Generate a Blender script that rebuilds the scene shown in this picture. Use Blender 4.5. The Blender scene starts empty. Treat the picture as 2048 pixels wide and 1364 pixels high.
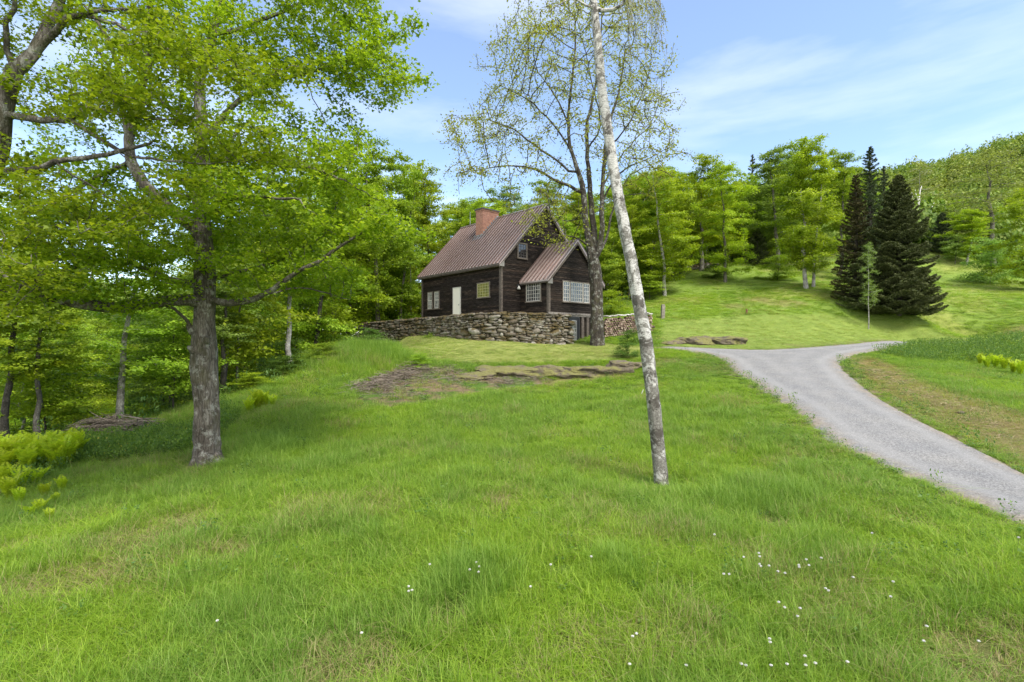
import bpy, bmesh, math, random
import numpy as np
from mathutils import Vector, Matrix
R = math.radians
random.seed(7)
RNG = np.random.default_rng(11)
scene = bpy.context.scene
COL = scene.collection

# ------------------------------------------------------------------ camera
cam_d = bpy.data.cameras.new("camera"); cam_d.sensor_width = 36; cam_d.lens = 18
cam_d.clip_start = 0.1; cam_d.clip_end = 3000
cam = bpy.data.objects.new("camera", cam_d); COL.objects.link(cam)
cam.location = (0, 0, 0); cam.rotation_euler = (R(90), 0, 0)
scene.camera = cam
F = 1024.0

# ------------------------------------------------------------------ sky, sun, exposure
SUN_EL, SUN_AZ = 58.0, 140.0      # azimuth clockwise from +Y
world = bpy.data.worlds.new("World"); scene.world = world; world.use_nodes = True
wt = world.node_tree; wn = wt.nodes; wn.clear()
def WN(t, **k):
    n = wn.new(t)
    for a, b in k.items(): setattr(n, a, b)
    return n
sky = WN('ShaderNodeTexSky'); sky.sky_type = 'NISHITA'; sky.sun_disc = False
sky.sun_elevation = R(SUN_EL); sky.sun_rotation = R(SUN_AZ)
sky.air_density = 1.0; sky.dust_density = 0.5; sky.ozone_density = 2.4; sky.altitude = 400
tc = WN('ShaderNodeTexCoord')
mp = WN('ShaderNodeMapping'); mp.inputs['Rotation'].default_value = (0.1, R(16), R(20)); mp.inputs['Scale'].default_value = (1.0, 1.0, 4.2); mp.inputs['Location'].default_value = (0.35, 0.2, 0.9)
nz = WN('ShaderNodeTexNoise'); nz.inputs['Scale'].default_value = 1.9; nz.inputs['Detail'].default_value = 8; nz.inputs['Roughness'].default_value = 0.55; nz.inputs['Distortion'].default_value = 0.15
cr = WN('ShaderNodeValToRGB'); cr.color_ramp.elements[0].position = 0.47; cr.color_ramp.elements[1].position = 0.78
cr.color_ramp.elements[0].color = (0.07, 0.07, 0.07, 1); cr.color_ramp.elements[1].color = (0.36, 0.36, 0.36, 1)
# bank of bright thin cloud low near the horizon
sx = WN('ShaderNodeSeparateXYZ')
mr = WN('ShaderNodeMapRange'); mr.inputs['From Min'].default_value = 0.25; mr.inputs['From Max'].default_value = -0.02; mr.inputs['To Max'].default_value = 0.42
mx0 = WN('ShaderNodeMath', operation='MAXIMUM')
# unseen bright cloud added behind the viewer to whiten and lift the fill light
mrb = WN('ShaderNodeMapRange'); mrb.inputs['From Min'].default_value = 0.15; mrb.inputs['From Max'].default_value = -0.5; mrb.inputs['To Max'].default_value = 0.9; mrb.interpolation_type = 'SMOOTHSTEP'
mx1 = WN('ShaderNodeMath', operation='MAXIMUM')
mixc = WN('ShaderNodeMixRGB'); mixc.inputs['Color2'].default_value = (6.6, 6.5, 6.4, 1)
hs = WN('ShaderNodeHueSaturation'); hs.inputs['Saturation'].default_value = 1.06
bg = WN('ShaderNodeBackground'); bg.inputs['Strength'].default_value = 0.14
wo = WN('ShaderNodeOutputWorld')
L = wt.links.new
L(tc.outputs['Generated'], mp.inputs['Vector']); L(mp.outputs[0], nz.inputs['Vector']); L(nz.outputs['Fac'], cr.inputs[0])
L(tc.outputs['Generated'], sx.inputs[0]); L(sx.outputs['Z'], mr.inputs['Value'])
L(cr.outputs[0], mx0.inputs[0]); L(mr.outputs[0], mx0.inputs[1])
L(sky.outputs[0], hs.inputs['Color']); L(hs.outputs[0], mixc.inputs['Color1']); L(sx.outputs['Y'], mrb.inputs['Value']); L(mx0.outputs[0], mx1.inputs[0]); L(mrb.outputs[0], mx1.inputs[1]); L(mx1.outputs[0], mixc.inputs['Fac'])
L(mixc.outputs[0], bg.inputs['Color']); L(bg.outputs[0], wo.inputs['Surface'])
sun_d = bpy.data.lights.new("sun", 'SUN'); sun_d.energy = 2.6; sun_d.angle = R(20); sun_d.color = (1.0, 0.94, 0.84)
sun = bpy.data.objects.new("sun", sun_d); COL.objects.link(sun)
az, el = R(SUN_AZ), R(SUN_EL)
sdir = Vector((math.sin(az)*math.cos(el), math.cos(az)*math.cos(el), math.sin(el)))
sun.rotation_euler = sdir.to_track_quat('Z', 'Y').to_euler()
scene.view_settings.view_transform = 'Standard'; scene.view_settings.look = 'None'
scene.view_settings.exposure = 1.15; scene.view_settings.gamma = 1
scene.cycles.max_bounces = 6; scene.cycles.diffuse_bounces = 3; scene.cycles.glossy_bounces = 2
scene.cycles.transmission_bounces = 4; scene.cycles.transparent_max_bounces = 8


# ------------------------------------------------------------------ helpers
def P(u, v, d):                       # a photograph pixel at a depth in metres
    return np.array([(u-1024)/F*d, d, (682-v)/F*d])

def tag(o, label=None, cat=None, group=None, kind=None):
    if label: o['label'] = label
    if cat: o['category'] = cat
    if group: o['group'] = group
    if kind: o['kind'] = kind
    return o
def empty(name, loc=(0, 0, 0), rz=0):
    o = bpy.data.objects.new(name, None); COL.objects.link(o)
    o.location = loc; o.rotation_euler = (0, 0, rz); o.empty_display_size = 0.2
    return o
def link(name, me, parent=None, mat=None):
    o = bpy.data.objects.new(name, me); COL.objects.link(o)
    if parent: o.parent = parent
    if mat: me.materials.append(mat)
    return o
def arr_mesh(name, verts, faces, attrs=None, smooth=False):
    """verts (N,3); faces (M,k) array or list of such arrays with one k each; attrs: name -> per-vertex floats or rgb"""
    me = bpy.data.meshes.new(name)
    verts = np.asarray(verts, np.float32)
    if not isinstance(faces, list): faces = [faces]
    faces = [np.asarray(f, np.int32) for f in faces if len(f)]
    nl = sum(f.size for f in faces); nf = sum(len(f) for f in faces)
    me.vertices.add(len(verts)); me.vertices.foreach_set('co', verts.ravel())
    me.loops.add(nl); me.polygons.add(nf)
    me.loops.foreach_set('vertex_index', np.concatenate([f.ravel() for f in faces]))
    tot = np.concatenate([np.full(len(f), f.shape[1], np.int32) for f in faces])
    st = np.concatenate([[0], np.cumsum(tot)[:-1]]).astype(np.int32)
    me.polygons.foreach_set('loop_start', st); me.polygons.foreach_set('loop_total', tot)
    if smooth: me.polygons.foreach_set('use_smooth', np.ones(nf, bool))
    for k, a in (attrs or {}).items():
        a = np.asarray(a, np.float32)
        if a.ndim == 1:
            at = me.attributes.new(k, 'FLOAT', 'POINT'); at.data.foreach_set('value', a)
        else:
            at = me.attributes.new(k, 'FLOAT_COLOR', 'POINT')
            at.data.foreach_set('color', np.concatenate([a, np.ones((len(a), 1), np.float32)], 1).ravel())
    me.update(calc_edges=True); me.validate()
    return me
def smooth01(a, b, x):
    t = np.clip((x-a)/(b-a), 0, 1); return t*t*(3-2*t)

# value noise
_perm = RNG.random((256, 256))
def vnoise(x, y, s=1.0, o=0.0):
    x = np.asarray(x)*s+o+1000; y = np.asarray(y)*s+o*1.7+1000
    xi = np.floor(x).astype(int); yi = np.floor(y).astype(int); fx = x-xi; fy = y-yi
    fx = fx*fx*(3-2*fx); fy = fy*fy*(3-2*fy)
    g = lambda i, j: _perm[(xi+i) & 255, (yi+j) & 255]
    return (g(0,0)*(1-fx)+g(1,0)*fx)*(1-fy)+(g(0,1)*(1-fx)+g(1,1)*fx)*fy
def fbm(x, y, s=1.0, o=0.0, n=4):
    t = 0; a = 0.5; w = 0
    for i in range(n): t = t+a*vnoise(x, y, s*2**i, o+i*13.7); w += a; a *= 0.55
    return t/w

# ------------------------------------------------------------------ terrain height
CP = []   # (u, v, depth)
CP += [(0,1364,5.0),(512,1364,5.0),(1024,1364,5.0),(1536,1364,5.0),(2048,1364,5.0),
 (100,1200,6.3),(0,1040,9.4),(220,930,13.6),(417,928,12.5),(250,872,18),(10,890,17.2),(700,1000,9.5),(1000,950,10.8),
 (1322,972,10.5),(1100,850,16.0),(1322,850,15.4),(1322,765,22.0),(1100,768,23.5),(600,812,18),(460,838,18.5),(800,880,14),
 (440,800,21.5),(550,750,25.5),(620,718,28.5),(700,701,30.5),(790,698,31),(760,765,22.5),(900,775,22),(1240,752,24),(1320,705,28),
 (850,712,28.0),(1000,716,27.6),(1150,720,27.2),(1270,716,27),(1000,702,29.3),(1200,690,33.2),(1136,688,34.2),(1000,682,32.2),(900,678,34),(800,680,37),(1270,692,32),
 # road
 (2048,1049,7.9),(1821,952,10.3),(1631,865,13.0),(1523,778,19),(1465,741,23.4),(1440,712,27),(2048,944,11),(1904,871,13.5),(1800,821,16),(1722,770,19.5),(1680,732,23),
 (1448,698.5,30),(1556,701,28.6),(1606,696,30),(1705,688,34),(1821,684,38.5),(1920,683,43),(1718,708,27.3),(1780,693,32),(1846,686,37),
 # far lawn, hill, right meadow
 (1500,664,36),(1400,672,34.5),(1500,632,40),(1330,645,38),(1640,632,41),(1500,585,49),(1500,560,54),(1640,555,57),(1300,612,46),(1240,600,50),(1440,540,60),(1610,576,48),
 (1810,625,42),(1700,606,44),(1870,556,62),(2000,572,56),(1900,640,44),(2048,650,40),(1960,530,72),(2048,560,62),(1780,655,41),
 (2048,676,33),(1950,686,33),(2000,735,26),(2048,800,18.5),(1900,785,19.5),(1800,742,23.5),(2048,880,13.8),(2048,1200,5.9),(1700,1100,7.4),(1400,1100,7.2)]
CPX = [tuple(P(*c)) for c in CP]
CPX += [(0,-12,-3.5),(-18,-12,-4.0),(18,-12,-3.2),(-14,3,-3.9),(16,3,-3.1),(0,0,-3.45),(-25,12,-4.3),(-20,18,-4.4),(-26,26,-6.5),(-17,27,-4.6),(-13,32,-3.6),(-9,36,-1.6),(-40,30,-10),
 (-40,55,-9),(-24,44,-6),(-16,46,-3.4),(-10,47,-0.6),(-3,48,1.3),(4,44,1.8),(-12,60,-2),(0,62,4),(8,60,6),(8,40,1.9),(20,70,11),(40,80,14.5),(60,70,12),(55,45,3.5),(45,28,-0.5),(35,15,-2.2),(-30,75,-6),(-60,60,-13),(22,63,9.2)]
CPX = np.array(CPX)
def _tps(d):
    return np.where(d > 1e-9, d*d*np.log(np.maximum(d, 1e-9)), 0)
_n = len(CPX)
_D = np.sqrt(((CPX[:, None, :2]-CPX[None, :, :2])**2).sum(-1))/10
_A = np.zeros((_n+3, _n+3)); _A[:_n, :_n] = _tps(_D)+np.eye(_n)*0.012
_Pm = np.concatenate([np.ones((_n, 1)), CPX[:, :2]/10], 1); _A[:_n, _n:] = _Pm; _A[_n:, :_n] = _Pm.T
_W = np.linalg.solve(_A, np.concatenate([CPX[:, 2], [0, 0, 0]]))
_sa = np.array([-1.6,-1.0,-.85,-.7,-.6,-.3,-.1,.1,.3,.6,.75,.84,.88,.93,1.0,1.15,1.4])
_sv = .925*np.array([.12,.10,.085,.04,-.03,-.03,.06,.16,.22,.29,.315,.325,.338,.352,.375,.40,.42])
def H(x, y):
    x = np.asarray(x, float); y = np.asarray(y, float); sh = x.shape; x = x.ravel(); y = y.ravel()
    r = np.hypot(x, y); k = np.minimum(1, 95/np.maximum(r, 1e-6)); px, py = x*k, y*k
    out = np.empty(len(x))
    for i in range(0, len(x), 20000):
        sl = slice(i, i+20000)
        d = np.sqrt((px[sl, None]-CPX[:, 0])**2+(py[sl, None]-CPX[:, 1])**2)/10
        out[sl] = _tps(d)@_W[:_n]+_W[_n]+_W[_n+1]*px[sl]/10+_W[_n+2]*py[sl]/10
    out = np.clip(out, -14, 22)
    S = np.interp(x/np.maximum(y, 25), _sa, _sv)
    far = np.where(y < 0, 0, S*np.minimum(y, 230)-np.maximum(y-230, 0)*0.25)
    w = smooth01(90, 230, r)
    out = out*(1-w)+far*w
    return out.reshape(sh)
def Hs(x, y): return float(H(np.array([x]), np.array([y]))[0])
def hit(u, v, far=320):
    t = np.geomspace(3.0, far, 2500); x = (u-1024)/F*t; z = (682-v)/F*t
    b = H(x, t) > z
    if not b.any(): return np.array([x[-1], t[-1], z[-1]])
    i = max(int(np.argmax(b)), 1)
    tt = np.linspace(t[i-1], t[i], 40); hh = H((u-1024)/F*tt, tt)-(682-v)/F*tt
    j = int(np.argmax(hh > 0)); d = tt[j]
    return np.array([(u-1024)/F*d, d, Hs((u-1024)/F*d, d)])
def inpoly(poly, x, y):
    poly = np.asarray(poly); c = np.zeros(np.shape(x), bool); j = len(poly)-1
    for i in range(len(poly)):
        xi, yi = poly[i][:2]; xj, yj = poly[j][:2]
        c ^= ((yi > y) != (yj > y)) & (x < (xj-xi)*(y-yi)/((yj-yi) or 1e-9)+xi); j = i
    return c
def polydist(poly, x, y, closed=True):
    d = np.full(np.shape(x), 1e9); n = len(poly)
    for i in range(n if closed else n-1):
        a = np.asarray(poly[i][:2]); b = np.asarray(poly[(i+1) % n][:2]); ab = b-a
        t = np.clip(((x-a[0])*ab[0]+(y-a[1])*ab[1])/max(ab@ab, 1e-9), 0, 1)
        d = np.minimum(d, np.hypot(x-a[0]-t*ab[0], y-a[1]-t*ab[1]))
    return d
def sdpoly(poly, x, y):
    d = polydist(poly, x, y); return np.where(inpoly(poly, x, y), d, -d)
def pixpoly(pts): return [hit(u, v) for u, v in pts]

ROADL = [(1303,695),(1390,703),(1440,713),(1465,741),(1523,778),(1593,818),(1631,865),(1697,910),(1821,952),(1945,993),(2048,1049),(2300,1180)]
ROADR = [(2300,1040),(2048,944),(1904,871),(1800,821),(1722,770),(1680,733),(1683,720),(1718,708),(1780,694.5),(1846,687.5),(1920,684.5),(1985,684)]
ROADF = [(1985,682.2),(1920,682.4),(1821,684),(1705,688),(1606,696),(1556,700.5),(1448,698.3),(1312,693)]
def dens(pp, step=0.7):
    out = []
    for a, b in zip(pp, pp[1:]+pp[:1]):
        n = max(1, int(np.linalg.norm((b-a)[:2])/step))
        out += [a+(b-a)*i/n for i in range(n)]
    return out
_road = pixpoly(ROADL+ROADR+ROADF)
_road = dens(_road)
for i in range(3):   # soften the polygon
    _road = [0.25*_road[i-1]+0.5*_road[i]+0.25*_road[(i+1) % len(_road)] for i in range(len(_road))]
ROAD = [np.array([p[0]+0.16*(fbm(p[0], p[1], 1.3, 3)-.5), p[1]+0.25*(fbm(p[0], p[1], 1.1, 9)-.5)]) for p in _road]

Z_LAWN1 = pixpoly([(760,684),(850,675),(930,673),(1000,678),(1135,684),(1215,686),(1300,694),(1285,716),(1150,722),(1000,726),(870,722),(800,712)])
Z_LAWN2 = pixpoly([(1322,650),(1330,643),(1420,637),(1500,630),(1600,629),(1700,634),(1780,645),(1850,655),(1960,678),(1920,681.5),(1821,682.5),(1705,686),(1606,694),(1550,699),(1322,691)])
Z_DIRT = pixpoly([(700,790),(740,752),(810,727),(900,735),(960,746),(1060,755),(1160,750),(1250,745),(1280,752),(1130,768),(980,782),(880,806),(780,820),(700,815)])
Z_STRIP = pixpoly([(1690,722),(1740,712),(1800,735),(1850,765),(1920,790),(2048,825),(2200,880),(2200,1000),(2048,938),(1904,867),(1800,817),(1722,767)])
Z_DARK = [(1520,985,.9),(1500,1010,.9),(1570,1000,.7),(1460,590,2.5),(520,900,1.6),(760,700,3),(1230,1140,.5),(930,1180,.8)]
Z_BROWN = [(1545,1050,.35),(720,1345,.5),(640,1330,.4),(2020,1340,.75),(1960,1335,.5),(2040,1300,.5),(1800,1040,.5),(260,1075,.7),(330,1062,.8),(130,1160,.6),(60,1180,.6),(210,1150,.6),(300,1085,.5),(20,1100,.5),
           (1515,600,1.6),(1470,612,1.2),(1560,607,1.6),(1600,607,1.0),(2025,664,1.4),(2050,660,1.6),(1590,690,.7),(1640,560,1.3),(1340,722,.7),(1310,726,.8),(900,1240,.35),(1000,1000,.3),(460,1110,.4)]
Z_BROWN = [(hit(u, v), r) for u, v, r in Z_BROWN]
Z_DARK = [(hit(u, v), r) for u, v, r in Z_DARK]
Z_DAISY = [(hit(u, v), r) for u, v, r in [(1730,612,1.3),(1780,618,1.3),(1830,628,1.2),(1700,607,1),(1880,650,1.2),(1990,640,1),(1870,643,1)]]
def blob(lst, x, y):
    m = np.zeros(np.shape(x))
    w = 0.6*(fbm(x, y, 1.6, 5)-.5)*2
    for p, r in lst:
        m = np.maximum(m, smooth01(1.25, 0.3, np.hypot(x-p[0], y-p[1])/r+w))
    return m
# ------------------------------------------------------------------ material helper
class M_:
    def __init__(s, name):
        s.m = bpy.data.materials.new(name); s.m.use_nodes = True; s.t = s.m.node_tree; s.n = s.t.nodes
        s.n.clear(); s.out = s.n.new('ShaderNodeOutputMaterial')
        s.b = s.n.new('ShaderNodeBsdfPrincipled'); s.l(s.b.outputs[0], s.out.inputs[0])
    def l(s, a, b): s.t.links.new(a, b)
    def N(s, t, **k):
        n = s.n.new(t)
        for a, b in k.items(): setattr(n, a, b)
        return n
    def set(s, **k):
        for a, b in k.items(): s.b.inputs[a.replace('_', ' ')].default_value = b
    def coord(s, kind='Object', scale=(1, 1, 1), rot=(0, 0, 0)):
        t = s.N('ShaderNodeTexCoord'); m = s.N('ShaderNodeMapping'); m.inputs['Scale'].default_value = scale; m.inputs['Rotation'].default_value = rot
        s.l(t.outputs[kind], m.inputs[0]); return m.outputs[0]
    def noise(s, vec, scale, detail=4, rough=.55, dist=0):
        n = s.N('ShaderNodeTexNoise'); s.l(vec, n.inputs['Vector']); n.inputs['Scale'].default_value = scale
        n.inputs['Detail'].default_value = detail; n.inputs['Roughness'].default_value = rough; n.inputs['Distortion'].default_value = dist
        return n.outputs['Fac']
    def voro(s, vec, scale, feat='F1', out='Distance'):
        n = s.N('ShaderNodeTexVoronoi', feature=feat); s.l(vec, n.inputs['Vector']); n.inputs['Scale'].default_value = scale
        return n.outputs[out]
    def ramp(s, fac, stops):
        n = s.N('ShaderNodeValToRGB'); e = n.color_ramp.elements
        while len(e) < len(stops): e.new(0.5)
        for el, (p, c) in zip(e, stops):
            el.position = p; el.color = (*c, 1) if len(c) == 3 else c
        s.l(fac, n.inputs[0]); return n.outputs[0]
    def mix(s, f, a, b, mode='MIX'):
        n = s.N('ShaderNodeMixRGB', blend_type=mode)
        for i, x in ((0, f), (1, a), (2, b)):
            if isinstance(x, (int, float)): n.inputs[i].default_value = x
            elif isinstance(x, tuple): n.inputs[i].default_value = (*x, 1)
            else: s.l(x, n.inputs[i])
        return n.outputs[0]
    def math(s, op, a, b=0.0):
        n = s.N('ShaderNodeMath', operation=op)
        for i, x in ((0, a), (1, b)):
            if isinstance(x, (int, float)): n.inputs[i].default_value = x
            else: s.l(x, n.inputs[i])
        return n.outputs[0]
    def attr(s, name, inst=False, out='Fac'):
        n = s.N('ShaderNodeAttribute', attribute_name=name)
        if inst: n.attribute_type = 'INSTANCER'
        return n.outputs[out]
    def orand(s): return s.N('ShaderNodeObjectInfo').outputs['Random']
    def color(s, c): s.l(c, s.b.inputs['Base Color'])
    def bump(s, h, strength=.5, dist=.02):
        n = s.N('ShaderNodeBump'); n.inputs['Strength'].default_value = strength; n.inputs['Distance'].default_value = dist
        s.l(h, n.inputs['Height']); s.l(n.outputs[0], s.b.inputs['Normal'])
    def translucent(s, col, fac):
        t = s.N('ShaderNodeBsdfTranslucent'); s.l(col, t.inputs[0]); mx = s.N('ShaderNodeMixShader'); mx.inputs[0].default_value = fac
        s.l(s.b.outputs[0], mx.inputs[1]); s.l(t.outputs[0], mx.inputs[2]); s.l(mx.outputs[0], s.out.inputs[0])

def leaf_mat(name, dark, mid, light, trans=.4, tr_gain=1.25, rough=.55):
    m = M_(name); r = m.attr('rnd'); o = m.orand()
    c = m.ramp(r, [(0, dark), (.5, mid), (1, light)])
    hsv = m.N('ShaderNodeHueSaturation'); m.l(c, hsv.inputs['Color'])
    m.l(m.math('ADD', m.math('MULTIPLY', o, .016), .487), hsv.inputs['Hue']); m.l(m.math('ADD', m.math('MULTIPLY', o, .3), .85), hsv.inputs['Value'])
    m.color(hsv.outputs[0]); m.set(Roughness=rough); m.b.inputs['Specular IOR Level'].default_value = .25
    g = m.mix(1.0, hsv.outputs[0], (tr_gain, tr_gain*1.0, tr_gain*.55), 'MULTIPLY'); m.translucent(g, trans)
    return m.m
def simple(name, col, rough=.7, metal=0.0, var=.25, scale=6, bump=.0):
    m = M_(name); v = m.coord(); n = m.noise(v, scale, 6)
    a = tuple(x*(1-var) for x in col); b = tuple(min(1, x*(1+var)) for x in col)
    m.color(m.ramp(n, [(.3, a), (.7, b)])); m.set(Roughness=rough, Metallic=metal)
    if bump: m.bump(n, bump, .01)
    return m.m

# ground: real colours from zones, fine variation in the shader
def mat_ground():
    m = M_('meadow_soil'); c = m.attr('zone', out='Color'); v = m.coord()
    n1 = m.noise(v, 1.1, 8, .65); n2 = m.noise(v, 14, 8, .75); n3 = m.noise(v, 55, 4, .7)
    c = m.mix(1.0, c, m.ramp(n1, [(.3, (.78, .82, .8)), (.7, (1.18, 1.12, 1.1))]), 'MULTIPLY')
    c = m.mix(1.0, c, m.ramp(n2, [(.3, (.62, .64, .6)), (.7, (1.35, 1.3, 1.25))]), 'MULTIPLY')
    c = m.mix(1.0, c, m.ramp(n3, [(.3, (.7, .7, .7)), (.7, (1.25, 1.25, 1.2))]), 'MULTIPLY')
    m.color(c); m.set(Roughness=.95); m.b.inputs['Specular IOR Level'].default_value = .1
    m.bump(m.math('ADD', n2, n3), .8, .06); return m.m
def mat_gravel():
    m = M_('gravel'); v = m.coord(); vo = m.voro(v, 45, out='Color'); n = m.noise(v, 1.2, 6, .6); f = m.noise(v, 90, 3, .7)
    bw = m.N('ShaderNodeRGBToBW'); m.l(vo, bw.inputs[0])
    base = m.ramp(bw.outputs[0], [(.15, (.12, .12, .118)), (.5, (.205, .204, .2)), (.85, (.30, .297, .29))])
    base = m.mix(1.0, base, m.ramp(n, [(.3, (.84, .85, .88)), (.7, (1.1, 1.08, 1.05))]), 'MULTIPLY')
    base = m.mix(1.0, base, m.ramp(f, [(.3, (.8, .8, .8)), (.7, (1.15, 1.15, 1.15))]), 'MULTIPLY')
    e = m.attr('edge'); base = m.mix(m.math('MULTIPLY', m.attr('track'), .62), base, (.29, .287, .28))
    dirt = m.ramp(m.noise(v, 9, 5, .7), [(.35, (.16, .12, .08)), (.65, (.34, .29, .23))])
    ef = m.math('MULTIPLY', m.math('SUBTRACT', 1.0, e), m.ramp(m.noise(v, 2.2, 5), [(.35, (0, 0, 0)), (.6, (1, 1, 1))]))
    m.color(m.mix(ef, base, dirt)); m.set(Roughness=.9); m.bump(m.math('ADD', bw.outputs[0], f), .7, .02); return m.m

# bark
def mat_bark(name, c0, c1, c2, scale=9, moss=0.0):
    m = M_(name); v = m.coord(scale=(1, 1, .2)); v1 = m.coord(); scale = scale*1.9
    n = m.noise(v, scale, 9, .74, .9); vo = m.voro(v, scale*.9, 'DISTANCE_TO_EDGE'); big = m.noise(v1, 1.6, 6, .6)
    c = m.ramp(n, [(.28, c0), (.5, c1), (.72, c2)])
    c = m.mix(m.ramp(vo, [(0, (.6, .6, .6)), (.11, (0, 0, 0))]), c, tuple(x*.4 for x in c0)); c = m.mix(m.ramp(m.noise(m.coord(scale=(1, 1, .45)), 2.4, 6, .7, .4), [(.5, (0, 0, 0)), (.62, (.7, .7, .7))]), c, tuple(x*.9 for x in c0))
    c = m.mix(1.0, c, m.ramp(big, [(.32, (.5, .47, .44)), (.5, (1.0, 1.0, 1.0)), (.68, (1.6, 1.6, 1.58))]), 'MULTIPLY')
    if moss:
        c = m.mix(m.ramp(m.noise(v1, 2.3, 6, .65), [(.5, (0, 0, 0)), (.60, (moss,)*3)]), c, (.05, .05, .014))
        c = m.mix(m.ramp(m.noise(v1, 4.1, 8, .75), [(.53, (0, 0, 0)), (.60, (moss,)*3)]), c, (.40, .41, .37))
    m.color(c); m.set(Roughness=.95); m.bump(m.math('ADD', n, vo), 1.0, .04); return m.m
def mat_birch():
    m = M_('birch_bark'); v = m.coord(scale=(1, 1, 1)); vh = m.coord(scale=(1, 1, 5.0)); vl = m.coord(scale=(1, 1, 9))
    lent = m.noise(vl, 9, 5, .65); rough_ = m.noise(v, 4.2, 9, .72, .8); fine = m.noise(vh, 22, 5, .7)
    z = m.N('ShaderNodeSeparateXYZ'); t = m.N('ShaderNodeTexCoord'); m.l(t.outputs['Object'], z.inputs[0])
    low = m.N('ShaderNodeMapRange'); m.l(z.outputs['Z'], low.inputs[0]); low.inputs['From Min'].default_value = -3; low.inputs['From Max'].default_value = 4.5
    low.inputs['To Min'].default_value = .10; low.inputs['To Max'].default_value = -.045
    white = m.ramp(fine, [(.25, (.26, .255, .24)), (.5, (.58, .57, .545)), (.8, (.76, .75, .72))])
    c = m.mix(m.ramp(lent, [(.36, (.9,)*3), (.45, (0,)*3)]), white, (.10, .095, .085))
    f = m.math('ADD', rough_, low.outputs[0])
    greyc = m.ramp(m.noise(v, 26, 6, .8), [(.3, (.06, .055, .045)), (.5, (.19, .18, .16)), (.7, (.4, .39, .36))])
    c = m.mix(m.ramp(f, [(.45, (0,)*3), (.50, (1,)*3)]), c, greyc)
    f2 = m.math('ADD', m.noise(v, 2.0, 7, .7, .6), m.math('MULTIPLY', low.outputs[0], .8))
    c = m.mix(m.ramp(f2, [(.52, (0,)*3), (.56, (.9,)*3)]), c, (.065, .055, .045))
    m.color(c); m.set(Roughness=.8); m.bump(m.math('ADD', m.math('ADD', lent, rough_), fine), .8, .03); return m.m

MAT = dict(
 ground=mat_ground(), gravel=mat_gravel(), birch=mat_birch(),
 maple_bark=mat_bark('maple_bark', (.04, .032, .025), (.125, .108, .09), (.29, .27, .245), 9, .5),
 house_tree_bark=mat_bark('shaggy_bark', (.02, .016, .012), (.055, .045, .036), (.14, .12, .105), 7, .5),
 wood_bark=mat_bark('wood_bark', (.06, .05, .04), (.16, .145, .125), (.28, .265, .24), 12, .25),
 pale_bark=mat_bark('pale_bark', (.2, .19, .17), (.4, .39, .36), (.6, .59, .56), 10, .1),
 dark_bark=mat_bark('dark_bark', (.03, .025, .02), (.07, .06, .05), (.13, .12, .1), 12, .1),
 maple_leaf=leaf_mat('maple_leaf', (.085, .155, .008), (.20, .305, .014), (.34, .42, .025), .5, 1.4),
 near_leaf=leaf_mat('near_maple_leaf', (.07, .135, .008), (.17, .27, .012), (.30, .38, .02), .5, 1.35),
 bud_leaf=leaf_mat('budding_leaf', (.15, .13, .03), (.27, .31, .045), (.40, .45, .07), .42, 1.3),
 yellow_leaf=leaf_mat('yellow_green_leaf', (.12, .195, .012), (.26, .37, .018), (.40, .49, .035), .42, 1.25),
 mid_leaf=leaf_mat('mid_green_leaf', (.10, .195, .016), (.23, .365, .026), (.37, .50, .042), .42, 1.25),
 fresh_leaf=leaf_mat('fresh_green_leaf', (.10, .19, .035), (.20, .32, .06), (.31, .43, .1), .42, 1.25),
 pale_leaf=leaf_mat('pale_leaf', (.13, .16, .04), (.2, .24, .06), (.28, .31, .09), .4, 1.2),
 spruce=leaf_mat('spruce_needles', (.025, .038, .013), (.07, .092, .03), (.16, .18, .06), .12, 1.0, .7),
 spruce_brown=leaf_mat('brown_needles', (.03, .034, .013), (.075, .076, .028), (.15, .125, .045), .12, 1.0, .7),
 hemlock=leaf_mat('hemlock_needles', (.03, .05, .022), (.065, .095, .04), (.12, .155, .065), .12, 1.0, .7),
 fern=leaf_mat('fern_frond', (.17, .27, .012), (.31, .44, .018), (.47, .57, .03), .45, 1.4),
 shrub=leaf_mat('shrub_leaf', (.045, .1, .015), (.09, .18, .025), (.16, .26, .04), .4, 1.2),
 stick=simple('dead_sticks', (.2, .165, .13), .9, var=.5, scale=9),
)
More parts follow.
